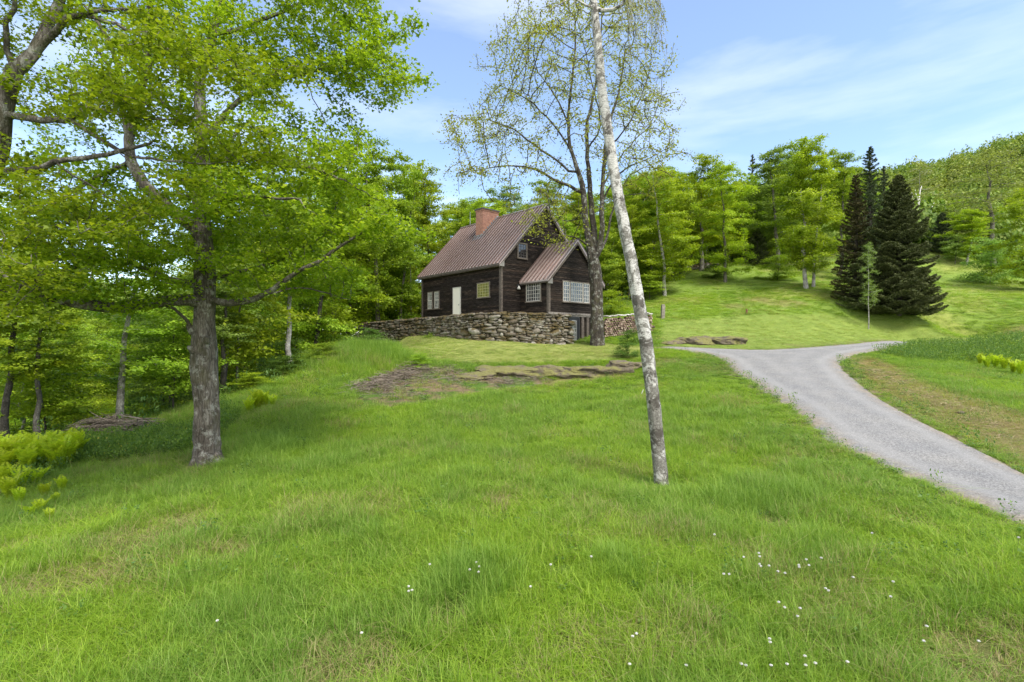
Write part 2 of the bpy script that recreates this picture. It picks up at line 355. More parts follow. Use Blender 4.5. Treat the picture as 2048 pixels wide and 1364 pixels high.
# ------------------------------------------------------------------ tree machinery
def resample(pts, step):
    pts = np.asarray(pts, float); out = [pts[0]]
    n = len(pts)
    for i in range(n-1):
        p0, p1, p2, p3 = pts[max(i-1, 0)], pts[i], pts[i+1], pts[min(i+2, n-1)]
        k = max(1, int(np.linalg.norm((p2-p1)[:3])/step))
        for j in range(1, k+1):
            t = j/k
            q = .5*((2*p1)+(-p0+p2)*t+(2*p0-5*p1+4*p2-p3)*t*t+(-p0+3*p1-3*p2+p3)*t**3)
            q[3] = p1[3]+(p2[3]-p1[3])*t
            out.append(q)
    return np.array(out)
class Tree:
    def __init__(s, seed=1):
        s.pos = []; s.par = []; s.fix = []; s.rng = np.random.default_rng(seed)
    def limb(s, pts, step=.25, attach=None, wob=0.0):
        """pts (x,y,z,r); joined to the nearest node when attach is None and nodes exist"""
        q = resample(pts, step)
        if wob: q[1:, :3] += s.rng.normal(0, wob, (len(q)-1, 3))
        par = -1
        if s.pos and attach is None:
            d = ((np.array(s.pos)-q[0, :3])**2).sum(1); par = int(d.argmin()); q = q[1:]
        for a in q:
            s.pos.append(a[:3].copy()); s.par.append(par); s.fix.append(a[3]); par = len(s.pos)-1
        return par
    def grow(s, att, step=.3, kill=.45, infl=9.0, iters=220, up=.08, jit=.12, maxn=9000, minr=0.0):
        att = np.asarray(att, float); n0 = len(s.pos)
        cap = n0+maxn; pos = np.zeros((cap+800, 3)); pos[:n0] = s.pos; par = list(s.par); fix = list(s.fix); n = n0
        ok = np.array([f >= minr for f in fix]) if minr else np.ones(n0, bool)
        kids = {}
        near = np.zeros(len(att), int); dist = np.full(len(att), 1e9)
        usable = np.arange(n0)
        for i in range(0, n0, 400):
            d = np.sqrt(((att[:, None]-pos[None, i:i+400][:, :min(400, n0-i)])**2).sum(-1)); j = d.argmin(1); dd = d[np.arange(len(att)), j]
            m = dd < dist; near[m] = j[m]+i; dist[m] = dd[m]
        alive = dist > kill
        for it in range(iters):
            use = alive & (dist < infl)
            if not use.any() or n > cap: break
            ids = near[use]; v = att[use]-pos[ids]; v /= np.linalg.norm(v, axis=1)[:, None]+1e-9
            un, inv = np.unique(ids, return_inverse=True); acc = np.zeros((len(un), 3)); np.add.at(acc, inv, v)
            acc /= np.linalg.norm(acc, axis=1)[:, None]+1e-9
            acc += s.rng.normal(0, jit, acc.shape); acc[:, 2] += up
            acc /= np.linalg.norm(acc, axis=1)[:, None]+1e-9
            new = []; 
            for k, u in enumerate(un):
                if kids.get(int(u), 0) >= 3:
                    alive[near == u] = False; continue
                kids[int(u)] = kids.get(int(u), 0)+1; new.append((int(u), pos[u]+acc[k]*step))
            if not new: continue
            st = n
            for u, p in new[:700]:
                pos[n] = p; par.append(u); fix.append(0.0); n += 1
            a = np.where(alive)[0]
            d = np.sqrt(((att[a][:, None]-pos[None, st:n])**2).sum(-1)); j = d.argmin(1); dd = d[np.arange(len(a)), j]
            m = dd < dist[a]; near[a[m]] = j[m]+st; dist[a[m]] = dd[m]
            alive &= dist > kill
        s.pos = [pos[i] for i in range(n)]; s.par = par[:n]; s.fix = fix[:n]; s.n0 = n0
    def radii(s, tip=.006, p=2.35, rmax=None):
        n = len(s.pos); acc = np.zeros(n); r = np.zeros(n)
        for i in range(n-1, -1, -1):
            r[i] = max(acc[i], tip**p)**(1/p)
            if s.fix[i] > 0: r[i] = s.fix[i]
            if s.par[i] >= 0: acc[s.par[i]] += r[i]**p
        for i in range(n):
            if s.par[i] >= 0 and s.fix[i] == 0: r[i] = min(r[i], r[s.par[i]]*.92 if s.fix[s.par[i]] > 0 else r[s.par[i]])
            if rmax and s.fix[i] == 0: r[i] = min(r[i], rmax)
        s.r = r; s.P = np.array(s.pos)
        return r
    def tubes(s, sides=1.0, bark=0.0, minr=0.0):
        P_, r, par = s.P, s.r, s.par; n = len(P_)
        ch = [[] for _ in range(n)]
        for i, p in enumerate(par):
            if p >= 0: ch[p].append(i)
        starts = [i for i in range(n) if par[i] < 0]; V = []; Fq = []; base = 0
        stack = [(i, None) for i in starts]
        while stack:
            i, pr = stack.pop(); chain = [pr, i] if pr is not None else [i]
            cur = i
            while ch[cur]:
                nx = max(ch[cur], key=lambda k: r[k])
                for k in ch[cur]:
                    if k != nx: stack.append((k, cur))
                chain.append(nx); cur = nx
            if len(chain) < 2 or max(r[c] for c in chain[1:]) < minr: continue
            q = P_[chain]; rr = r[chain].copy()
            if pr is not None: rr[0] = min(rr[1]*1.25, rr[0])
            k = int(np.clip(rr.max()*110*sides, 3, 28))
            t = np.gradient(q, axis=0); t /= np.linalg.norm(t, axis=1)[:, None]+1e-9
            ref = np.array([1., 0, 0]) if abs(t[0][0]) < .8 else np.array([0, 1., 0])
            a = np.cross(t[0], ref); a /= np.linalg.norm(a)
            ang = np.arange(k)/k*2*np.pi; rings = []
            for j in range(len(q)):
                a = a-t[j]*(a@t[j]); a /= np.linalg.norm(a)+1e-9; b = np.cross(t[j], a)
                rad = rr[j]
                if bark and rad > .07:
                    w = 1+bark*(np.sin(ang*5+j*.06*3)+.7*np.sin(ang*3+1.7+j*.11)+.6*np.sin(ang*9+j*.23))*.5
                    w = w+bark*.9*(vnoise(ang*2.2+i, np.full(k, j*.33), 1)-.5)*2
                    rad = rad*w
                rings.append(q[j]+np.outer(np.cos(ang)*rad, a)+np.outer(np.sin(ang)*rad, b))
            rings.append(np.repeat((q[-1]+t[-1]*rr[-1])[None], k, 0))
            rings = np.array(rings); m = len(rings)
            V.append(rings.reshape(-1, 3))
            ii = np.arange(m-1)[:, None]*k; jj = np.arange(k)[None]; j2 = (jj+1) % k
            Fq.append(np.stack([ii+jj, ii+j2, ii+k+j2, ii+k+jj], -1).reshape(-1, 4)+base); base += m*k
        V = np.concatenate(V); Fq = np.concatenate(Fq)
        return V, Fq
LEAF = {'maple': np.array([(0, 0, 0), (-.5, .30, .06), (-.20, .5, .02), (0, 1, -.05), (.20, .5, .02), (.5, .30, .06)]),
        'oval': np.array([(0, 0, 0), (-.34, .45, .05), (0, 1, -.05), (.34, .45, .05)]),
        'tri': np.array([(0, 0, 0), (.30, .5, .0), (0, 1, 0)])}
def leaf_mesh(name, c, nrm, size, shape='oval', rng=None, rnd=None, along=None):
    """one small face per leaf; c centres, nrm normals, size lengths"""
    rng = rng or RNG; n = len(c); T = LEAF[shape]; k = len(T)
    nrm = nrm/(np.linalg.norm(nrm, axis=1)[:, None]+1e-9)
    d = rng.normal(size=(n, 3)) if along is None else along
    d = d-nrm*(d*nrm).sum(1)[:, None]; d /= np.linalg.norm(d, axis=1)[:, None]+1e-9
    e = np.cross(d, nrm)
    V = c[:, None]+size[:, None, None]*(T[None, :, 0:1]*e[:, None]+(T[None, :, 1:2]-.5)*d[:, None]+T[None, :, 2:3]*nrm[:, None])
    Fc = np.arange(n*k).reshape(n, k)
    rnd = rng.random(n) if rnd is None else rnd
    return arr_mesh(name, V.reshape(-1, 3), Fc, {'rnd': np.repeat(rnd, k)})
def crown_points(tr, n, rleaf, sx=.22, sz=.10, start=0):
    r = tr.r; idx = np.where((r < rleaf) & (np.arange(len(r)) >= start))[0]
    pick = tr.rng.choice(idx, n); par = np.array(tr.par)[pick]; par = np.where(par < 0, pick, par)
    t = tr.rng.random((n, 1)); c = tr.P[pick]*(1-t)+tr.P[par]*t
    c = c+tr.rng.normal(size=(n, 3))*np.array([sx, sx, sz]); c[:, 2] -= sz*.3
    # tone of each twig cluster
    tone = tr.rng.random(len(r)); q = np.clip(.48*tone[pick]+.52*tr.rng.random(n), 0, 1)
    return c, q
def pads(rng, n, cen, rad, prad, per, flat=.4, shell=.55, low=-1.0):
    """attractor pads (flattened puffs) spread through an ellipsoid crown"""
    out = []
    while len(out) < n:
        v = rng.normal(size=3); v /= np.linalg.norm(v); v *= (shell+(1-shell)*rng.random())
        if v[2] < low: continue
        out.append(np.array(cen)+v*np.array(rad))
    A = []
    for c in out:
        v = rng.normal(size=(per, 3))*.5; A.append(c+v*np.array([prad, prad, prad*flat]))
    return np.concatenate(A)
def make_tree(name, loc, trunkV, trunkF, leaf, bark, leafmat, leaf_attr=None):
    root = empty(name, tuple(loc))
    return root
# ------------------------------------------------------------------ ground sheet
def axis(a, b, fine_a, fine_b, s, g=1.09):
    out = list(np.arange(fine_a, fine_b+1e-6, s)); st = s
    while out[-1] < b: st *= g; out.append(out[-1]+st)
    st = s
    while out[0] > a: st *= g; out.insert(0, out[0]-st)
    return np.array(out)
gx = axis(-420, 420, -24, 34, .3); gy = axis(-60, 460, 2, 46, .3)
GX, GY = np.meshgrid(gx, gy); fx, fy = GX.ravel(), GY.ravel(); fz = H(fx, fy)
fz = fz+.05*(fbm(fx, fy, .9, 2)-.5)*smooth01(1, 6, fy)
nx_, ny_ = len(gx), len(gy)
ii, jj = np.meshgrid(np.arange(ny_-1), np.arange(nx_-1), indexing='ij'); b0 = (ii*nx_+jj).ravel()
def lerp(a, b, t): return a*(1-t[:, None])+np.array(b)*t[:, None]
zc = np.tile(np.array([.085, .15, .026]), (len(fx), 1))
zc = lerp(zc, (.10, .185, .035), smooth01(.45, .62, fbm(fx, fy, .35, 1))*.7)
zc = lerp(zc, (.2, .23, .055), smooth01(.52, .68, fbm(fx, fy, .5, 4))*.8)
zc = lerp(zc, (.18, .27, .055), smooth01(34, 40, fy)*smooth01(2, 8, fx))
zc = lerp(zc, (.26, .29, .085), smooth01(.5, .62, fbm(fx, fy, .22, 8))*smooth01(34, 40, fy)*.7)
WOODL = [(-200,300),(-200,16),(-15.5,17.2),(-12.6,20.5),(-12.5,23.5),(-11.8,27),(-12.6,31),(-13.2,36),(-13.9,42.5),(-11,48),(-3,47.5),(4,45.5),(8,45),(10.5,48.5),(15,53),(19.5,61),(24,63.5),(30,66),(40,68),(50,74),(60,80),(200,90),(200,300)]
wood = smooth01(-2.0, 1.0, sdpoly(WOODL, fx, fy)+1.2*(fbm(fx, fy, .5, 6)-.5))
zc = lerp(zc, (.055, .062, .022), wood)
def zmask(poly, w=.5): return smooth01(-w, w, sdpoly(poly, fx, fy)+.5*(fbm(fx, fy, 1.2, 7)-.5))
zc = lerp(zc, (.25, .29, .09), zmask(Z_LAWN1)); zc = lerp(zc, (.20, .275, .065), zmask(Z_LAWN2))
zc = lerp(zc, (.20, .155, .10), zmask(Z_DIRT)*smooth01(.40, .55, fbm(fx, fy, 1.4, 17)))
zc = lerp(zc, (.25, .20, .10), zmask(Z_STRIP, .8)*smooth01(.33, .55, fbm(fx, fy, 1.1, 19)))
zc = lerp(zc, (.21, .19, .09), blob(Z_BROWN, fx, fy)*.6)
zc = lerp(zc, (.23, .19, .14), smooth01(.8, .1, np.maximum(-sdpoly(ROAD, fx, fy), 0))*.7)
GZ = fz.copy()
GZ[inpoly(ROAD, fx, fy)] -= .05
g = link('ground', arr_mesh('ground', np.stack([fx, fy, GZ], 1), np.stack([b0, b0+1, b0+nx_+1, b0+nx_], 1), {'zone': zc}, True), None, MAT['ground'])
tag(g, kind='structure')

# gravel drive: crowned sheet laid over the ground
rp = np.array([p[:2] for p in ROAD]); x0, y0 = rp.min(0)-.5; x1, y1 = rp.max(0)+.5
s_ = .16; RX, RY = np.meshgrid(np.arange(x0, x1, s_), np.arange(y0, y1, s_)); rx, ry = RX.ravel(), RY.ravel()
sd = sdpoly(ROAD, rx, ry); edge = smooth01(0, .7, sd)
rz = H(rx, ry)+.05*(fbm(rx, ry, .9, 2)-.5)*smooth01(1, 6, ry)-.07+.115*smooth01(-.15, .25, sd+.12*(fbm(rx, ry, 3, 3)-.5))
nyr, nxr = RX.shape; ii, jj = np.meshgrid(np.arange(nyr-1), np.arange(nxr-1), indexing='ij'); b1 = (ii*nxr+jj).ravel()
q = np.stack([b1, b1+1, b1+nxr+1, b1+nxr], 1); q = q[(sd[q] > -.25).all(1)]
used = np.unique(q); mapi = np.full(len(rx), -1); mapi[used] = np.arange(len(used))
rd = link('gravel_road', arr_mesh('gravel_road', np.stack([rx, ry, rz], 1)[used], mapi[q], {'edge': edge[used], 'track': (np.clip(np.exp(-((sd-.75-.12*(fbm(rx, ry, .5, 5)-.5))/.24)**2)+np.exp(-((sd-1.9)/.3)**2)*.6, 0, 1)*(.5+.5*fbm(rx, ry, 1.4, 8)))[used]}, True), None, MAT['gravel'])
tag(rd, kind='structure')

# ------------------------------------------------------------------ the house  (local frame: x along the gable wall, y along the long wall)
HZ = R(math.degrees(math.atan2(.662, .75)))
house = empty('house', (-.731, 34.0, 0), HZ)
tag(house, 'dark weathered timber house with brown metal roof and brick chimney behind the stone wall', 'house')
def mat_siding():
    m = M_('weathered_boards'); r = m.attr('rnd'); v = m.coord(scale=(1, 1, 14)); n = m.noise(v, 2.2, 9, .72); v2 = m.coord(); b = m.noise(v2, .7, 5, .6)
    c = m.ramp(n, [(.3, (.006, .0045, .004)), (.48, (.016, .0125, .011)), (.6, (.05, .043, .038)), (.73, (.19, .175, .16))])
    c = m.mix(1.0, c, m.ramp(r, [(0, (.55, .5, .5)), (.6, (1.0, .95, .9)), (1, (1.9, 1.6, 1.4))]), 'MULTIPLY')
    c = m.mix(m.ramp(b, [(.5, (0,)*3), (.7, (.55,)*3)]), c, (.026, .018, .013))
    m.color(c); m.set(Roughness=.85); m.b.inputs['Specular IOR Level'].default_value = .2; m.bump(n, .6, .02); return m.m
def mat_roof():
    m = M_('brown_metal_roof'); v = m.coord(); n = m.noise(v, .55, 6, .6); n2 = m.noise(m.coord(scale=(1, 1, .5)), 5, 6, .65)
    c = m.ramp(n, [(.3, (.39, .295, .27)), (.7, (.54, .46, .44))]); c = m.mix(m.ramp(n2, [(.5, (0,)*3), (.8, (.35,)*3)]), c, (.17, .115, .09))
    c = m.mix(m.math('LESS_THAN', m.attr('rnd'), .25), c, (.15, .11, .10)); m.color(c); m.set(Metallic=.45, Roughness=.36); return m.m  # rib faces painted darker to stand for the shade lines along the seams
def mat_brick():
    m = M_('red_brick'); t = m.N('ShaderNodeTexCoord'); s = m.N('ShaderNodeSeparateXYZ'); m.l(t.outputs['Object'], s.inputs[0])
    cb = m.N('ShaderNodeCombineXYZ'); m.l(m.math('ADD', s.outputs['X'], s.outputs['Y']), cb.inputs['X']); m.l(s.outputs['Z'], cb.inputs['Y'])
    b = m.N('ShaderNodeTexBrick'); m.l(cb.outputs[0], b.inputs['Vector']); b.inputs['Scale'].default_value = 1.0
    b.inputs['Brick Width'].default_value = .21; b.inputs['Row Height'].default_value = .075; b.inputs['Mortar Size'].default_value = .008
    b.inputs['Color1'].default_value = (.43, .19, .125, 1); b.inputs['Color2'].default_value = (.33, .13, .085, 1); b.inputs['Mortar'].default_value = (.36, .29, .24, 1)
    n = m.noise(m.coord(), 6, 5); m.color(m.mix(1.0, b.outputs['Color'], m.ramp(n, [(.3, (.75,)*3), (.7, (1.25,)*3)]), 'MULTIPLY'))
    m.set(Roughness=.9); m.bump(b.outputs['Fac'], -.5, .01); return m.m
MS, MR, MB = mat_siding(), mat_roof(), mat_brick()
M_trim = simple('weathered_trim', (.10, .082, .07), .85, var=.55, scale=11)
M_frame = simple('old_window_frame', (.15, .125, .105), .8, var=.4, scale=9)
M_white = simple('white_muntins', (.62, .6, .56), .6, var=.12, scale=9)
M_door = simple('cream_door', (.86, .83, .74), .5, var=.03, scale=2)
M_lead = simple('lead_flashing', (.33, .34, .36), .45, .5, var=.25, scale=9)
M_dark = simple('charcoal_paint', (.03, .032, .036), .5, var=.15)
M_capm = simple('chimney_slate', (.1, .1, .1), .6, var=.3)
def mat_glass(name, col, rough=.06, col2=None):
    m = M_(name); n = m.noise(m.coord(), 2.4, 3, .6); m.color(m.ramp(n, [(.4, col), (.6, col2 or col)])); m.set(Roughness=rough, Metallic=0.0); m.b.inputs['Specular IOR Level'].default_value = 1.0
    m.bump(m.noise(m.coord(), 3, 2), .15, .01); return m.m
G_pale = mat_glass('pane_white_reflection', (.30, .31, .33), .1, (.05, .055, .07)); G_grey = mat_glass('pane_grey', (.03, .032, .034), .05, (.10, .105, .11))  # pale panes: white reflections are painted into the glass colour
G_green = mat_glass('pane_yellow_green', (.23, .22, .04), .15, (.13, .14, .03)); G_dark = mat_glass('pane_dark', (.012, .013, .015))  # green light showing in the glass is put into the pane colour
class Bx:
    def __init__(s): s.v = []; s.f = []; s.r = []
    def box(s, a, b, rnd=.5):
        x0, y0, z0 = a; x1, y1, z1 = b; n = len(s.v)
        s.v += [(x0,y0,z0),(x1,y0,z0),(x1,y1,z0),(x0,y1,z0),(x0,y0,z1),(x1,y0,z1),(x1,y1,z1),(x0,y1,z1)]
        s.f += [(n+i, n+j, n+k, n+l) for i, j, k, l in ((0,3,2,1),(4,5,6,7),(0,1,5,4),(1,2,6,5),(2,3,7,6),(3,0,4,7))]; s.r += [rnd]*8
    def poly(s, pts, rnd=.5):
        n = len(s.v); s.v += [tuple(p) for p in pts]; s.f.append(tuple(range(n, n+len(pts)))); s.r += [rnd]*len(pts)
    def prism(s, pts, off, rnd=.5):
        n = len(s.v); k = len(pts); off = np.array(off); s.v += [tuple(p) for p in pts]+[tuple(np.array(p)+off) for p in pts]
        s.f.append(tuple(range(n, n+k))[::-1]); s.f.append(tuple(range(n+k, n+2*k)))
        s.f += [(n+i, n+(i+1) % k, n+k+(i+1) % k, n+k+i) for i in range(k)]; s.r += [rnd]*2*k
    def build(s, name, mat, parent=None, bevel=0):
        me = bpy.data.meshes.new(name); me.from_pydata([tuple(map(float, v)) for v in s.v], [], s.f)
        at = me.attributes.new('rnd', 'FLOAT', 'POINT'); at.data.foreach_set('value', np.array(s.r, np.float32))
        bm = bmesh.new(); bm.from_mesh(me); bmesh.ops.recalc_face_normals(bm, faces=bm.faces)
        bm.to_mesh(me); bm.free(); o = link(name, me, parent, mat)
        if bevel:
            b = o.modifiers.new('bevel', 'BEVEL'); b.width = bevel; b.segments = 2
        return o
EZ, RG, SW, LW = 5.30, 9.62, 8.16, 9.8       # eave, ridge, gable width, length
slope = (RG-EZ)/(SW/2)
def courses(B, z0, z1, ext, put, h=.135):
    """lapped boards: ext(z)->(a,b) run of the wall at z; put(t,z,out)->local point"""
    z = z0
    while z < z1-.02:
        zt = min(z+h, z1); a, b = ext((z+zt)/2) if ext else (0, 1)
        if b-a < .05: break
        t = a
        while t < b-.01:
            u = min(b, t+random.uniform(1.6, 4.2)); u = b if b-u < .5 else u
            rr = random.random(); j = random.uniform(0, .006)
            B.poly([put(t, z, .032+j), put(u, z, .032+j), put(u, zt, .008), put(t, zt, .008)], rr)
            B.poly([put(t, z, .0), put(u, z, .0), put(u, z, .032+j), put(t, z, .032+j)], rr)
            t = u+.004
        z = zt
w = Bx()
g0 = 1.2
# cores behind the boards
w.prism([(0,0,g0),(SW,0,g0),(SW,0,EZ),(SW/2,0,RG),(0,0,EZ)], (0, LW, 0), .3)
courses(w, g0, EZ, lambda z: (0, LW), lambda t, z, o: (-o, t, z))                     # long wall
def gext(z): 
    k = max(0, (z-EZ)/slope); return (k, SW-k)
courses(w, g0, RG-.1, gext, lambda t, z, o: (t, -o, z))                               # gable wall
w.build('wall', MS, house)
AX0, AX1, AY, AEZ, ARG, AZ0 = 1.78, 7.08, -2.66, 4.06, 6.72, 1.86
am = (AX0+AX1)/2; asl = (ARG-AEZ)/(am-AX0)
w = Bx()
w.prism([(AX0,AY,AZ0),(AX1,AY,AZ0),(AX1,AY,AEZ),(am,AY,ARG),(AX0,AY,AEZ)], (0, -AY-.04, 0), .3)
w.box((AX0+.02, AY+.05, .9), (AX0+1.7, -.05, AZ0+.01))
courses(w, AZ0, AEZ, lambda z: (AY, 0), lambda t, z, o: (AX0-o, t, z))
courses(w, AZ0, ARG-.1, lambda z: (AX0+max(0, (z-AEZ)/asl), AX1-max(0, (z-AEZ)/asl)), lambda t, z, o: (t, AY-o, z))
tag(w.build('wall', MS, house), 'dark board wall of the small gabled wing')
# basement under the wing: dark posts and boards
w = Bx()
w.box((AX0+.2, AY+.16, -.9), (AX1-.1, -.1, AZ0-.01), .2)
t = 4.8
while t < AX1-.1:
    ww = random.uniform(.16, .24); w.box((t, AY+.1+random.uniform(0, .02), -.7), (t+ww-.015, AY+.155, AZ0-.07), random.random()); t += ww
tag(w.build('wall', MS, house), 'vertical boards of the basement wall')
w = Bx()
for x in (5.0, 5.55, 6.6): w = Bx(); w.box((x, AY-.03, -.8), (x+.26, AY+.095, AZ0-.09)); w.build('post', M_trim, house)
for (x, y) in ((-.07, -.07), (-.07, LW-.12)):
    w = Bx(); w.box((x, y, g0), (x+.17, y+.19, EZ-.12)); w.build('corner_board', M_trim, house)
w = Bx(); w.box((AX0-.06, AY-.07, AZ0-.02), (AX0+.12, AY+.11, AEZ-.1)); w.build('corner_board', M_trim, house)
w = Bx(); w.box((AX1-.12, AY-.07, AZ0), (AX1+.05, AY+.1, AEZ-.1)); w.build('corner_board', M_trim, house)
w = Bx(); w.box((AX0-.07, AY-.10, AZ0-.1), (AX1+.06, AY-.005, AZ0+.03)); w.box((AX0+.2, AY-.06, AZ0-.2), (AX1, AY+.1, AZ0-.1)); w.build('sill_beam', simple('grey_beam', (.19, .17, .155), .85, var=.5, scale=8), house)

def roof(x0, x1, y0, y1, ez, rz, ox, oy, oyb, name, seam=.385, parts=()):
    """gable roof, ridge along y"""
    w = Bx(); xm = (x0+x1)/2; sl = (rz-ez)/(xm-x0); T = .10
    for sgn, xe in ((-1, x0), (1, x1)):
        e = xe+sgn*ox; ze = ez-ox*sl
        pe = [(e, y0-oy, ze+.06), (xm, y0-oy, rz+.06), (xm, y0-oy, rz+.06+T), (e, y0-oy, ze+.06+T)]
        w.prism(pe, (0, (y1-y0)+oy+oyb, 0), .5)
        n = np.array([-sl*(-sgn), 0, 1.0]); n = np.array([sgn*sl, 0, 1.0])/math.hypot(sl, 1)
        L_ = (y1-y0)+oy+oyb; k = int(round(L_/seam))
        for i in range(k+1):
            y = y0-oy+.012+i*(L_-.024)/k; a = np.array([e, y, ze+.06+T]); b = np.array([xm, y, rz+.06+T])
            hgt = n*.085; d = np.array([0, .017, 0])
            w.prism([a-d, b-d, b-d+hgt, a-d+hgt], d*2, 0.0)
    w.box((xm-.12, y0-oy-.005, rz+.06+T-.07), (xm+.12, y1+oyb+.005, rz+.06+T+.025))
    return w.build(name, MR, house)
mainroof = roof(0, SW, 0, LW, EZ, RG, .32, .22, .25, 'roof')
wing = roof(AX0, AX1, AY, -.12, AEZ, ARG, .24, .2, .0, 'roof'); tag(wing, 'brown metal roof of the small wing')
# rake and eave boards
w = Bx()
def rake(x0, xm, x1, ez, rz, y, ox, d=.17):
    sl = (rz-ez)/(xm-x0)
    for e, s in ((x0-ox, 1), (x1+ox, -1)):
        ze = ez-ox*sl; w.prism([(e, y, ze+.055), (xm, y, rz+.055), (xm, y, rz+.055-d*1.3), (e, y, ze+.055-d)], (0, .03, 0))
rake(0, SW/2, SW, EZ, RG, -.22, .32); rake(AX0, am, AX1, AEZ, ARG, AY-.2, .24)
w.box((-.30, -.20, EZ-.36), (-.02, LW+.2, EZ-.28)); w.box((AX0-.22, AY-.18, AEZ-.26), (AX0-.01, -.14, AEZ-.2))
w.box((-.33, -.2, EZ-.30), (-.30, LW+.2, EZ-.16))
w.build('eave_board', M_trim, house)
M_ret = simple('grey_return', (.22, .21, .2), .7)
for (x, z, y) in ((-.34, EZ-.1, -.255), (AX0-.26, AEZ-.08, AY-.235)):
    w = Bx(); w.prism([(x, y, z-.26), (x+.42, y, z-.26), (x+.42, y, z+.12), (x, y, z-.2)], (0, .03, 0)); w.build('eave_return', M_ret, house)
# chimney
w = Bx(); w.box((2.52, 5.17, 7.0), (4.12, 6.04, 10.22)); w.box((2.49, 5.14, 10.10), (4.15, 6.07, 10.225)); ch = w.build('chimney', MB, mainroof)
w = Bx(); w.box((2.42, 5.07, 10.226), (4.22, 6.14, 10.31)); o = w.build('chimney_cap', M_capm, mainroof)
w = Bx()
def rz_(x): return EZ+x*slope+.16
for k in range(9):
    a = 2.38+k*.19; w.box((a, 5.15, rz_(a)-.02), (a+.195, 5.168, rz_(a)+.30+.02*(k % 2)))
    w.box((a, 6.042, rz_(a)-.02), (a+.195, 6.06, rz_(a)+.3))
w.box((2.495, 5.12, rz_(2.5)-.1), (2.518, 6.09, rz_(2.5)+.16))
w.prism([(2.30, 5.02, rz_(2.30)+.012), (4.08, 5.02, rz_(4.08)+.012), (4.08, 5.17, rz_(4.08)+.012), (2.30, 5.17, rz_(2.30)+.012)], (0, 0, .006))
w.prism([(2.25, 5.02, rz_(2.25)+.02), (2.52, 5.02, rz_(2.52)+.02), (2.52, 6.2, rz_(2.52)+.02), (2.25, 6.2, rz_(2.25)+.02)], (0, 0, .006))
w.build('flashing', M_lead, mainroof)
# lightning rod behind
w = Bx(); w.box((4.06, 8.85, RG+.1), (4.085, 8.875, RG+1.3)); w.build('lightning_rod', simple('rod_metal', (.5, .5, .5), .4, .6), mainroof)

def window(face, a, b, z0, z1, units, glass, label=None, fr=.07, mcol=None, sash=False):
    """face 'x' (plane x=c, looking -x, run along y) or 'y' (plane y=c, looking -y, run along x); units: list of (a,b,cols,rows)"""
    ax, c = face
    def bb(B, t0, t1, p0, p1, o0, o1):
        if ax == 'x': B.box((c-o1, t0, p0), (c-o0, t1, p1))
        else: B.box((t0, c-o1, p0), (t1, c-o0, p1))
    f = Bx()
    bb(f, a, b, z1-fr, z1, .02, .085); bb(f, a-.03, b+.03, z0-.03, z0+.05, .02, .11)
    bb(f, a, a+fr, z0+.05, z1-fr, .02, .08); bb(f, b-fr, b, z0+.05, z1-fr, .02, .08)
    fo = f.build('window', M_frame, house)
    if label: tag(fo, label)
    for i, (u0, u1, nc, nr) in enumerate(units):
        g = Bx(); bb(g, u0, u1, z0+.05, z1-fr, .035, .045); g.build('pane', glass, fo)
        m = Bx(); k = .022
        bb(m, u0, u0+k*1.8, z0+.05, z1-fr, .046, .07); bb(m, u1-k*1.8, u1, z0+.05, z1-fr, .046, .07)
        bb(m, u0+k*1.8, u1-k*1.8, z0+.05, z0+.05+k*1.8, .046, .069); bb(m, u0+k*1.8, u1-k*1.8, z1-fr-k*1.8, z1-fr, .046, .069)
        for q in range(1, nc): x = u0+(u1-u0)*q/nc; bb(m, x-k/2, x+k/2, z0+.09, z1-fr-.04, .046, .064)
        for q in range(1, nr): zz = z0+.05+(z1-fr-z0-.05)*q/nr; bb(m, u0+k*1.8, u1-k*1.8, zz-k/2, zz+k/2, .046, .061)
        if sash: zz = (z0+z1)/2; bb(m, u0, u1, zz-.03, zz+.03, .046, .072)
        m.build('muntin', mcol or M_white, fo)
        if i: x = (units[i-1][1]+u0)/2; d = Bx(); bb(d, x-.045, x+.045, z0+.05, z1-fr, .02, .082); d.build('mullion', M_frame, fo)
window(('x', 0), 8.24, 8.98, 2.49, 3.88, [(8.32, 8.90, 3, 4)], G_pale, 'narrow sash window of the pair, farther from the door', sash=True)
window(('x', 0), 7.28, 8.02, 2.49, 3.88, [(7.36, 7.94, 3, 4)], G_pale, 'narrow sash window of the pair, nearer the door', sash=True)
window(('x', 0), 1.11, 2.55, 2.98, 4.06, [(1.19, 2.47, 7, 5)], G_green, 'wide window with yellow green panes', mcol=simple('yellowed_muntins', (.42, .40, .2), .6))
window(('y', 0), 1.42, 2.33, 5.66, 6.74, [(1.50, 2.25, 3, 5)], G_dark, 'small dark upper window', mcol=simple('dark_muntins', (.08, .075, .07), .7))
window(('x', AX0), AY+.62, AY+2.1, 2.6, 3.96, [(AY+.70, AY+2.02, 6, 5)], G_grey, 'many paned window on the side of the wing')
window(('y', AY), 3.05, 5.84, 2.6, 4.05, [(3.12, 3.73, 3, 5), (3.83, 5.06, 6, 5), (5.16, 5.77, 3, 5)], G_grey, 'wide triple window on the front of the wing', sash=False)
